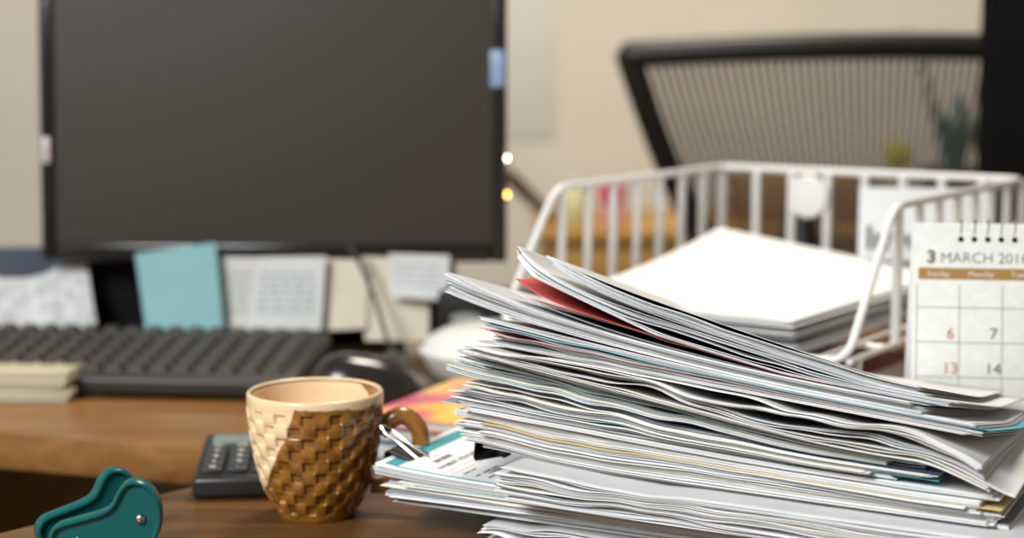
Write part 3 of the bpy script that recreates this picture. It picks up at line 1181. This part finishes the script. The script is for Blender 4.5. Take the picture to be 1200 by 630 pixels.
bent_sheet('newspaper', (Vector((-0.60, 1.60, TZ + .003)), Vector((-0.385, 1.585, TZ + .003)), at(98, 300, 1.62), at(-60, 345, 1.64)), m_news,
           'rumpled printed newspaper leaning at the left of the monitor', 'newspaper', 0.003)
fol = empty('folder', (-0.53, 1.71, TZ), R(6), 'dark navy folder standing behind the rumpled newspaper', 'folder')
MB().box((0, 0, 0.044), (0.26, 0.004, 0.088), 0.001, (R(-14), 0, 0)).build('front_cover', m_navy, fol)
MB().box((0, 0.016, 0.044), (0.26, 0.004, 0.088), 0.001, (R(-14), 0, 0)).build('back_cover', m_navy, fol)
MB().box((0, 0.008, 0.044), (0.25, 0.011, 0.082), 0.001, (R(-14), 0, 0)).build('papers', pages, fol)
er = MB().box((0, 0, 0.016), (0.05, 0.022, 0.032), 0.006, seg=3).build('eraser', m_pinkp, loc=(-0.478, 1.560, TZ))
tag(er, 'pinkish eraser at the left edge behind the keyboard', 'eraser')

# ------------------------------------------------------------------ wire letter tray
m_wtray = mat('white_coated_wire', (0.80, 0.80, 0.77), 0.35)
PHI = R(34)
TW = Vector((math.cos(PHI), -math.sin(PHI), 0))
TE = Vector((math.sin(PHI), math.cos(PHI), 0))
TO = at(651, 220, 1.40)
TO.z = 0.0
zt = at(651, 220, 1.40).z
WD, DP = 0.292, 0.300
zf_ = 0.822
tray = empty('wire_letter_tray', (TO.x, TO.y, TZ), 0, 'white wire letter tray full of paper behind the tall pile', 'letter tray')
tl = Vector((TO.x, TO.y, TZ))


def tp(w, e, z):
    """w across, e back from the front top corner, z world height; in tray-local space"""
    return TO + TW * w + TE * e + Vector((0, 0, z)) - tl


FW = 0.080   # how far the floor runs forward of the rim
rw = 0.0032
ri = fillet([tp(0, -FW, zf_), tp(0, 0, zt), tp(0, DP, zt), tp(WD, DP, zt), tp(WD, 0, zt), tp(WD, -FW, zf_)], 0.016, 6)
b = MB().tube(fillet([tp(0, -FW, zf_), tp(0, 0, zt), tp(0, DP, zt), tp(WD, DP, zt), tp(WD, 0, zt), tp(WD, -FW, zf_)], 0.018, 6, True), rw, 10, True)
b.build('rim_wire', m_wtray, tray)
b = MB()
# floor wires
b.tube(fillet([tp(0, -FW + .004, zf_), tp(0, DP, zf_), tp(WD, DP, zf_), tp(WD, -FW + .004, zf_)], 0.012, 5), 0.0026, 8)
for i in range(1, 12):
    w = WD * i / 12
    b.tube([tp(w, -FW, zf_), tp(w, DP, zf_)], 0.0016, 6)
for i in range(1, 4):
    b.tube([tp(0, -FW + i * 0.09, zf_ - 0.003), tp(WD, -FW + i * 0.09, zf_ - 0.003)], 0.0020, 6)
b.build('floor_grid', m_wtray, tray)
for i in range(0, 8):
    e = 0.010 + i * 0.0415
    for w in (0, WD):
        MB().tube([tp(w, e, zf_), tp(w, e, zt)], 0.0038, 8).build('upright', m_wtray, tray)
for i in range(1, 8):
    w = WD * i / 8
    MB().tube([tp(w, DP, zf_), tp(w, DP, zt)], 0.0038, 8).build('upright', m_wtray, tray)
q = at(926, 235, 1.56)
wq = (Vector((q.x, q.y, 0)) - TO - TE * DP).dot(TW)
MB().lathe([(0.0001, 0), (0.019, 0), (0.0205, 0.002), (0.019, 0.005), (0.0001, 0.006)], 40,
           Matrix.Translation(tp(wq, DP - 0.004, zt - 0.024)) @ Matrix.Rotation(-PHI, 4, 'Z') @ Matrix.Rotation(PI / 2, 4, 'X')).build('round_badge', m_wtray, tray)
for w, e in ((0, -FW + 0.02), (WD, -FW + 0.02), (0, DP), (WD, DP)):
    MB().tube([tp(w, e, zf_), tp(w, e - 0.012, TZ + 0.003)], 0.0034, 8).build('leg', m_wtray, tray)
b = MB().tube(fillet([tp(0, -FW, TZ + .004), tp(0, DP, TZ + .004), tp(WD, DP, TZ + .004), tp(WD, -FW, TZ + .004)], 0.01, 4, True), 0.003, 8, True)
b.build('lower_frame', m_wtray, tray)
# red book in the lower tier
bk = empty('book', TO + TW * 0.15 + TE * 0.06 + Vector((0, 0, TZ + 0.0075)), -PHI, 'dark red book under the wire letter tray', 'book')
MB().box((0, 0, 0.015), (0.196, 0.236, 0.026), 0.001).build('pages', pages, bk)
mred = mat('red_cover', (0.20, 0.03, 0.035), 0.5)
MB().box((0, 0, 0.029), (0.20, 0.24, 0.003), 0.001).box((0, 0, 0.0015), (0.20, 0.24, 0.003), 0.001).box((-0.099, 0, 0.015), (0.003, 0.24, 0.030), 0.001).build('cover', mred, bk)
# paper in the tray
zs = zf_ + 0.0032
for i in range(14):
    th = 0.0005
    yaw = -PHI + R(random.uniform(-0.6, 0.6) + (1.2 if i in (4, 9) else 0))
    ce = TO + TW * (WD / 2 + random.uniform(-.006, .006)) + TE * (0.070 + random.uniform(-.008, .006))
    n = 16
    vs = []
    for side in (th, 0):
        for a in range(n + 1):
            for c in range(n + 1):
                x = (a / n - .5) * 0.212
                y = (c / n - .5) * 0.300
                zz_ = 0.024 * (0.5 + y / 0.30) ** 2 * (0.25 + i / 14) * (0.5 - x / 0.215) 
                zz_ = zz_ if zz_ > 0 else 0
                vs.append((x, y, zz_ + side))
    N = (n + 1) ** 2
    fs = []
    for a in range(n):
        for c in range(n):
            k = a * (n + 1) + c
            fs.append((k, k + n + 1, k + n + 2, k + 1))
            fs.append((N + k, N + k + 1, N + k + n + 2, N + k + n + 1))
    rim_ = [a * (n + 1) for a in range(n + 1)] + [n * (n + 1) + j for j in range(1, n + 1)] + [a * (n + 1) + n for a in range(n - 1, -1, -1)] + [j for j in range(n - 1, 0, -1)]
    for k in range(len(rim_)):
        a, b_ = rim_[k], rim_[(k + 1) % len(rim_)]
        fs.append((a, b_, b_ + N, a + N))
    nm = {4: 'navy', 9: 'dull'}.get(i, 'bright')
    o = MB().add(vs, fs).build('paper_sheet', PAPER[nm], loc=(ce.x, ce.y, zs), rot=(0, 0, yaw))
    if i == 13:
        tag(o, 'topmost bright white sheet lying in the wire letter tray', 'paper')
    elif i == 4:
        tag(o, 'dark navy sheet low in the wire letter tray', 'paper')
    elif i == 9:
        tag(o, 'grey sheet high in the wire letter tray', 'paper')
    else:
        tag(o, 'white sheet among those stacked in the wire letter tray', 'paper', 'sheets in the letter tray')
    zs += th + 0.0012

# invoice card standing against the back of the tray
iv = empty('invoice_card', at(1084, 305, 1.475), R(-10), 'white card printed Invoice standing behind the wire letter tray paper', 'card')
m_card = mat('white_card', (0.70, 0.71, 0.70), 0.7)
MB().box((0, 0, 0.031), (0.115, 0.003, 0.064), 0.0008, (R(-6), 0, 0)).build('card', m_card, iv)
vs, fs = text_geo('Invoice', 0.029, 'LEFT', 0.0009)
MB().add([Matrix.Translation((0, 0, 0.031)) @ Matrix.Rotation(R(-6), 4, 'X') @ Vector((p_.x - 0.052, -0.0020, p_.y + 0.009 - 0.031)) for p_ in vs], fs).build('printed_word', mat('grey_print', (0.12, 0.125, 0.135), 0.8), iv, False)

# ------------------------------------------------------------------ calendar
m_cal = mat('calendar_paper', (0.72, 0.72, 0.66), 0.75, noise=0.05, nscale=150)
m_calbar = mat('calendar_bar', (0.36, 0.20, 0.05), 0.6)
m_calink = mat('calendar_ink', (0.16, 0.16, 0.16), 0.8)
m_calred = mat('calendar_red', (0.60, 0.16, 0.12), 0.8)
m_calgrid = mat('calendar_grid', (0.45, 0.45, 0.42), 0.8)
CYAW = R(-7)
cpos = at(1066, 263, 1.115)
CWD, CHT = 0.199, 0.190
CT = R(9)
cal = empty('desk_calendar', (cpos.x, 1.094, TZ), CYAW, 'spiral desk calendar open at March 2016 behind the right of the pile', 'calendar')
ztop = cpos.z - TZ
Hh = ztop / math.cos(CT)


def cM(x, y, off=0.0):
    """page space: x from the left edge, y down from the top"""
    return Matrix.Rotation(-CT, 4, 'X') @ Vector((x, -off, Hh - y))


def crect(mb, x0, y0, x1, y1, off):
    mb.add([cM(x0, y0, off), cM(x1, y0, off), cM(x1, y1, off), cM(x0, y1, off)], [(0, 1, 2, 3)])


Mc = Matrix.Rotation(-CT, 4, 'X')
q = MB().box((CWD / 2, 0.002, Hh / 2 + 0.001), (CWD, 0.003, Hh - 0.004), 0.0006)
MB().add(q.v, q.f, 0, Mc).build('board', m_card, cal)
q = MB().box((CWD / 2, -0.0008, Hh / 2), (CWD, 0.0022, Hh), 0.0004)
MB().add(q.v, q.f, 0, Mc).build('page', m_cal, cal)
q = MB().box((CWD / 2, 0, Hh / 2), (CWD, 0.002, Hh * 1.0), 0.0004)
yy = math.sin(CT) * Hh
MB().add(q.v, q.f, 0, Matrix.Translation((0, 2 * yy + 0.004, 0)) @ Matrix.Rotation(CT, 4, 'X')).build('easel_back', m_card, cal)
PO_ = 0.0022
b = MB()
crect(b, 0.004, 0.029, CWD - 0.006, 0.0365, PO_)
b.build('weekday_bar', m_calbar, cal, False)
b = MB()
cwid = (CWD - 0.011) / 7
cwid = 0.0275
for i in range(8):
    x = 0.003 + i * cwid
    crect(b, x - 0.0004, 0.040, x + 0.0004, 0.158, PO_)
for j in range(6):
    y = 0.0365 + j * 0.0228
    crect(b, 0.003, y + 0.018, CWD - 0.006, y + 0.0188, PO_)
b.build('grid', m_calgrid, cal, False)


def ctext(mb, s, size, x, y, align='LEFT', bold=0.0):
    vs, fs = text_geo(s, size, align, bold)
    mb.add([cM(x + p_.x, y - p_.y, PO_ + 0.0002) for p_ in vs], fs)


b = MB()
ctext(b, '3', 0.0112, 0.0095, 0.0255, 'LEFT', 0.0005)
ctext(b, 'MARCH 2016', 0.0098, 0.0178, 0.0255, 'LEFT', -0.0001)
b.build('month_title', m_calink, cal, False)
b = MB()
for i, s in enumerate(('Sunday', 'Monday', 'Tuesday', 'Wednesday', 'Thursday', 'Friday', 'Saturday')):
    ctext(b, s, 0.0052, 0.003 + (i + 0.5) * cwid, 0.0345, 'CENTER')
b.build('weekday_names', m_cal, cal, False)
br_, bk_ = MB(), MB()
for d in range(1, 32):
    c_ = (d + 1) % 7
    r_ = (d + 1) // 7
    if r_ > 4:
        continue
    ctext(br_ if c_ == 0 else bk_, str(d), 0.0105, 0.003 + (c_ + 0.80) * cwid, 0.0365 + r_ * 0.0228 + 0.0160, 'CENTER')
br_.build('sunday_dates', m_calred, cal, False)
bk_.build('dates', m_calink, cal, False)
b = MB()
for i in range(18):
    x = 0.031 + i * 0.0086
    if x > CWD - 0.03:
        break
    b.add([cM(x + 0.0019 * math.cos(t), 0.010 + 0.0019 * math.sin(t), PO_ + 0.0001) for t in np.linspace(0, 2 * PI, 13)[:-1]], [tuple(range(12))])
b.build('punch_holes', m_black, cal, False)
for i in range(18):
    x = 0.031 + i * 0.0086
    if x > CWD - 0.03:
        break
    c0 = cM(x, 0.003, 0.0)
    MB().tube([c0 + Vector((0.0008 * math.sin(t), -0.0055 * math.cos(t) + 0.003, 0.0072 * math.sin(t) - 0.0015)) for t in np.linspace(0, 2 * PI, 17)[:-1]], 0.0005, 6, True).build('spiral_loop', m_wire, cal)

# ------------------------------------------------------------------ sideboard, things on it
w_gold = wood('golden_wood', (0.34, 0.17, 0.035), (0.52, 0.29, 0.075), 0.45, 0, 0.5)
sb = empty('sideboard', (0.70, 2.96, 0), 0, 'golden wooden sideboard against the wall behind the chair', 'sideboard')
SX0, SX1, SY0, SY1 = 0.040, 1.405, 2.76, 3.16
stz = 0.745


def sb_box(name, x0, x1, y0, y1, z0, z1, bev=0.004, m=w_gold, par=sb):
    return MB().box(((x0 + x1) / 2 - .70, (y0 + y1) / 2 - 2.96, (z0 + z1) / 2), (x1 - x0, y1 - y0, z1 - z0), bev).build(name, m, par)


sb_box('body', SX0 + .01, SX1 - .01, SY0 + .02, SY1, 0.06, stz - 0.022)
sb_box('top', SX0, SX1, SY0, SY1, stz - 0.022, stz)
sb_box('plinth', SX0 + .03, SX1 - .03, SY0 + .05, SY1 - .02, 0, 0.06)
for i in range(4):
    x0 = SX0 + 0.025 + i * 0.332
    d_ = sb_box('drawer', x0, x0 + 0.318, SY0 + 0.004, SY0 + 0.022, stz - 0.145, stz - 0.035)
    MB().lathe([(0.006, 0), (0.006, 0.012), (0.013, 0.018), (0.011, 0.026), (0.0001, 0.028)], 20, Matrix.Translation((x0 + 0.159 - .70, SY0 + .004 - 2.96, stz - 0.09)) @ Matrix.Rotation(PI / 2, 4, 'X')).build('knob', m_blackmetal, d_)
    d_ = sb_box('door', x0, x0 + 0.318, SY0 + 0.004, SY0 + 0.022, 0.08, stz - 0.160)
    MB().lathe([(0.006, 0), (0.006, 0.012), (0.013, 0.018), (0.011, 0.026), (0.0001, 0.028)], 20, Matrix.Translation((x0 + 0.28 - .70, SY0 + .004 - 2.96, 0.5)) @ Matrix.Rotation(PI / 2, 4, 'X')).build('knob', m_blackmetal, d_)

# bottles
m_mag = mat('magenta_plastic', (0.62, 0.03, 0.13), 0.35)
m_pinkb = mat('pink_label', (0.74, 0.30, 0.36), 0.5)
m_lime = mat('pale_lime_plastic', (0.62, 0.60, 0.32), 0.3)
q = at(717, 262, 2.84)
bt = empty('bottle', (q.x, 2.84, stz), 0, 'small pink bottle with a magenta cap on the sideboard', 'bottle')
MB().lathe([(0.0001, 0), (0.016, 0), (0.018, 0.003), (0.018, 0.030), (0.012, 0.038), (0.0001, 0.038)], 28).build('body', m_pinkb, bt)
MB().lathe([(0.010, 0.036), (0.022, 0.040), (0.024, 0.055), (0.020, 0.070), (0.0001, 0.074)], 28).build('cap', m_mag, bt)
q = at(672, 262, 2.84)
bt = empty('bottle', (q.x, 2.84, stz), 0, 'pale lime bottle left of the pink bottle on the sideboard', 'bottle')
MB().lathe([(0.0001, 0), (0.017, 0), (0.019, 0.003), (0.019, 0.050), (0.010, 0.062), (0.0001, 0.062)], 28).build('body', m_lime, bt)
MB().lathe([(0.009, 0.060), (0.0095, 0.062), (0.0095, 0.076), (0.0001, 0.078)], 28).build('cap', m_white, bt)
# brown stick leaning on the sideboard's end
a_, b_ = at(580, 190, 2.76), at(657, 266, 2.86)
st = empty('paintbrush', b_, 0, 'long brown paintbrush leaning out beside the monitor', 'paintbrush')
d_ = a_ - b_
MB().tube([d_ * 0.0, d_ * 0.3, d_ * 0.7, d_ * 0.86], [0.008, 0.011, 0.013, 0.011], 14).build('stick', mat('brown_lacquer', (0.10, 0.045, 0.014), 0.3, coat=0.4), st)
MB().tube([d_ * 0.86, d_ * 0.93, d_ * 0.97], [0.0085, 0.0105, 0.009], 14).build('ferrule', mat('brass', (0.75, 0.5, 0.2), 0.15, 1.0), st)
MB().tube([d_ * 0.965, d_ * 1.0, d_ * 1.05], [0.009, 0.011, 0.004], 14).build('bristles', mat('bristle', (0.10, 0.05, 0.025), 0.8), st)
q = at(652, 268, 2.86)
hd = empty('brush_holder', (q.x + .006, 2.86, stz), 0, 'golden wooden block holding the brush at the sideboard end', 'holder')
MB().box((0.012, 0, 0.012), (0.05, 0.05, 0.018), 0.003).build('block', w_gold, hd)
MB().box((0.012, 0, 0.0015), (0.06, 0.06, 0.003), 0.001).build('foot', w_gold, hd)

# cardboard box behind the chair
m_cardb = mat('brown_cardboard', (0.30, 0.17, 0.075), 0.8, noise=0.1)
xa, xb = at(872, 215, 2.85).x, at(1035, 215, 2.85).x
zb = at(950, 212, 2.85).z
cb = empty('cardboard_box', ((xa + xb) / 2, 2.96, stz), 0, 'brown cardboard box on the sideboard, seen through the chair mesh', 'box')
MB().box((0, 0, (zb - stz) / 2), (xb - xa, 0.2, zb - stz), 0.004).build('carton', m_cardb, cb)
MB().box((0, -0.002, zb - stz + 0.0005), (0.05, 0.206, 0.002), 0.0005).box((0, -0.101, zb - stz - 0.012), (0.05, 0.001, 0.026)).build('tape', mat('tape_tan', (0.42, 0.28, 0.12), 0.3), cb)

# plant
m_leaf = mat('dark_teal_leaf', (0.016, 0.13, 0.105), 0.4, noise=0.3, nscale=40)
m_pot = mat('dark_pot', (0.03, 0.03, 0.028), 0.5)
m_yel = mat('yellow_flower', (0.50, 0.42, 0.06), 0.6)
q = at(1115, 195, 2.92)
pt = empty('potted_plant', (q.x, 2.92, stz), 0, 'dark green strap-leaved potted plant seen through the chair mesh', 'plant')
MB().lathe([(0.0001, 0), (0.040, 0), (0.052, 0.085), (0.055, 0.09), (0.050, 0.092), (0.047, 0.080), (0.0001, 0.078)], 32).build('pot', m_pot, pt)
for i in range(13):
    a = 2 * PI * i / 13 + 0.3
    ln = 0.12 + 0.05 * ((i * 7) % 5) / 4
    lean = 0.03 + 0.06 * ((i * 3) % 4) / 3
    if i in (5, 6):
        a, ln, lean = PI + 0.15 * (i - 5), 0.275, 0.075
    vs, fs = [], []
    n = 10
    for k in range(n + 1):
        t = k / n
        w = 0.011 * math.sin(PI * (0.12 + 0.86 * t)) + 0.001
        r_ = 0.012 + lean * t ** 1.5
        c = Vector((math.cos(a) * r_, math.sin(a) * r_, 0.078 + ln * t - 0.03 * t * t))
        side = Vector((-math.sin(a), math.cos(a), 0)) * w
        up = Vector((math.cos(a), math.sin(a), 0)) * 0.0012
        vs += [c - side, c + up * 1.5, c + side, c - up]
    for k in range(n):
        for j in range(4):
            fs.append((k * 4 + j, k * 4 + (j + 1) % 4, k * 4 + 4 + (j + 1) % 4, k * 4 + 4 + j))
    fs += [(3, 2, 1, 0), (n * 4, n * 4 + 1, n * 4 + 2, n * 4 + 3)]
    MB().add(vs, fs).build('leaf', m_leaf, pt)
q = at(1052, 182, 2.84)
yb = empty('flower', (q.x, 2.84, stz), 0, 'yellow-green flower ball left of the dark plant behind the chair', 'flower')
b = MB()
for i in range(40):
    zz_ = 1 - 2 * (i + .5) / 40
    a = i * 2.39996
    rr_ = math.sqrt(1 - zz_ * zz_)
    b.sphere((0.018 * rr_ * math.cos(a), 0.018 * rr_ * math.sin(a), q.z - stz + 0.018 * zz_), 0.0065, 5)
b.build('petals', m_yel, yb)
MB().tube([(0, 0, 0.0), (0.003, 0, 0.05), (0, 0, q.z - stz - 0.01)], 0.003, 8).build('stem', m_leaf, yb)
MB().lathe([(0.0001, 0), (0.022, 0), (0.026, 0.04), (0.024, 0.042), (0.0001, 0.036)], 24).build('vase', m_pot, yb)

# paper on the wall
wp = MB().box((0, 0, 0), (0.11, 0.002, 0.40), 0.0005).build('wall_paper_sheet', mat('pale_blue_paper', (0.60, 0.58, 0.52), 0.85), loc=(at(618, 60, 3.298).x, 3.2985, at(618, 60, 3.298).z + 0.03))
tag(wp, 'pale bluish paper pinned to the wall right of the monitor', 'paper')

# ------------------------------------------------------------------ chair
m_cframe = mat('chair_frame', (0.012, 0.010, 0.008), 0.5)
m_mesh = mat('chair_mesh', (0.055, 0.045, 0.034), 0.8)
CY = 2.12
ch = empty('office_chair', (0.36, CY, 0), 0, 'black mesh-backed office chair behind the letter tray', 'chair')
cl_ = Vector((0.36, CY, 0))
TLc, TRc = at(736, 64, CY), at(1205, 56, CY)
BLc, BRc = at(872, 372, CY - 0.01), at(1120, 372, CY - 0.01)


def back_pt(s, t):
    """s across, t down; the back is slightly dished"""
    l = TLc.lerp(BLc, t) + Vector((-0.010 * math.sin(t * PI), 0, 0))
    r = TRc.lerp(BRc, t) + Vector((0.010 * math.sin(t * PI), 0, 0))
    p = l.lerp(r, s)
    return p + Vector((0, -0.03 * math.sin(s * PI) + 0.02 * math.sin(t * PI), 0.006 * math.sin(s * PI))) - cl_


ring = [back_pt(s, 0) for s in np.linspace(0, 1, 15)] + [back_pt(1, t) for t in np.linspace(0, 1, 13)[1:]] + [back_pt(s, 1) for s in np.linspace(1, 0, 15)[1:]] + [back_pt(0, t) for t in np.linspace(1, 0, 13)[1:-1]]
rads = []
for i in range(len(ring)):
    rads.append(0.0165)
b = MB().tube(fillet(ring, 0.004, 3, True), 0.0165, 12, True)
b.build('back_frame', m_cframe, ch)
b = MB()
for i in range(48):
    s = (i + 0.5) / 48
    pts = [back_pt(s, t) for t in np.linspace(0, 1, 9)]
    w = Vector((0.0025, 0, 0))
    vs = []
    for p_ in pts:
        vs += [p_ - w, p_ - Vector((0, 0.001, 0)), p_ + w, p_ + Vector((0, 0.001, 0))]
    fs = []
    for k in range(8):
        for j in range(4):
            fs.append((k * 4 + j, k * 4 + (j + 1) % 4, k * 4 + 4 + (j + 1) % 4, k * 4 + 4 + j))
    b.add(vs, fs)
for i in range(60):
    t = (i + .5) / 60
    b.tube([back_pt(s, t) + Vector((0, 0.0012, 0)) for s in np.linspace(0, 1, 7)], 0.0006, 4)
b.build('back_mesh', m_mesh, ch)
MB().box((0, 0.25, 0.46), (0.48, 0.46, 0.07), 0.03, seg=4).build('seat', mat('chair_fabric', (0.015, 0.013, 0.012), 0.9), ch)
MB().tube(catmull([(0, 0.0, 0.84), (0, -0.03, 0.66), (0, -0.02, 0.50), (0, 0.08, 0.41), (0, 0.22, 0.405)]), 0.022, 12).build('back_support', m_cframe, ch)
MB().tube([(0, 0.25, 0.09), (0, 0.25, 0.43)], 0.025, 16).build('gas_column', m_blackmetal, ch)
for i in range(5):
    a = 2 * PI * i / 5 + 0.2
    e = Vector((0.25 * math.cos(a), 0.25 + 0.25 * math.sin(a), 0.075))
    lg = MB().tube([(0, 0.25, 0.11), e], [0.026, 0.016], 10).build('leg', m_cframe, ch)
    MB().lathe([(0.0001, -0.018), (0.026, -0.018), (0.029, -0.012), (0.029, 0.012), (0.026, 0.018), (0.0001, 0.018)], 20, Matrix.Translation((e.x, e.y, 0.029)) @ Matrix.Rotation(a, 4, 'Z') @ Matrix.Rotation(PI / 2, 4, 'X')).tube([(e.x, e.y, 0.03), (e.x, e.y, 0.08)], 0.008, 8).build('caster', m_black, lg)

# black tall cabinet at the right edge
kx = at(1147, 100, 1.80).x
CA = math.atan2(kx, 1.80)
cbc = Vector((kx, 1.80)) + Vector((math.cos(CA), -math.sin(CA))) * 0.19 + Vector((math.sin(CA), math.cos(CA))) * 0.11
cbn = empty('filing_cabinet', (cbc.x, cbc.y, 0), -CA, 'tall black cabinet at the right edge in front of the chair', 'cabinet')
m_cab = mat('black_cabinet', (0.005, 0.005, 0.005), 0.9, spec=0.1)
MB().box((0, 0.007, 0.80), (0.38, 0.206, 1.54), 0.006).box((0, 0, 0.016), (0.34, 0.18, 0.032)).build('carcass', m_cab, cbn)
for k in range(4):
    d_ = MB().box((0, -0.104, 0.05 + 0.375 * (k + 0.5)), (0.365, 0.014, 0.365), 0.004).build('drawer', m_cab, cbn)
    MB().tube(fillet([(-0.05, -0.110, 0.05 + 0.375 * (k + .5) + 0.1), (-0.05, -0.132, 0.05 + 0.375 * (k + .5) + 0.1), (0.05, -0.132, 0.05 + 0.375 * (k + .5) + 0.1), (0.05, -0.110, 0.05 + 0.375 * (k + .5) + 0.1)], 0.008), 0.005, 8).build('handle', m_blackmetal, d_)

# ------------------------------------------------------------------ light


def area(name, loc, target, size, power, col):
    l = bpy.data.lights.new(name, 'AREA')
    l.shape = 'RECTANGLE'
    l.size, l.size_y = size
    l.energy = power
    l.color = col
    o = bpy.data.objects.new(name, l)
    COL.objects.link(o)
    o.location = loc
    o.rotation_euler = (Vector(target) - Vector(loc)).to_track_quat('-Z', 'Y').to_euler()
    return o


area('window_daylight', (-1.2, -0.7, 2.25), (0.0, 1.1, 0.8), (0.9, 0.9), 82, (0.96, 0.98, 1.0))
area('back_wall_fill', (0.15, 2.15, 2.6), (0.1, 2.2, 0.7), (0.5, 0.5), 38, (1.0, 0.90, 0.75))  # unseen overhead light, added near the back wall to brighten it
w = bpy.data.worlds.new('room_ambient')
sc.world = w
w.use_nodes = True
w.node_tree.nodes['Background'].inputs['Color'].default_value = (0.95, 0.93, 0.90, 1)
w.node_tree.nodes['Background'].inputs['Strength'].default_value = 0.12

vs_ = sc.view_settings
vs_.view_transform = 'Standard'
vs_.look = 'None'
vs_.gamma = 1.0
vs_.exposure = 0.0
vs_.use_curve_mapping = False
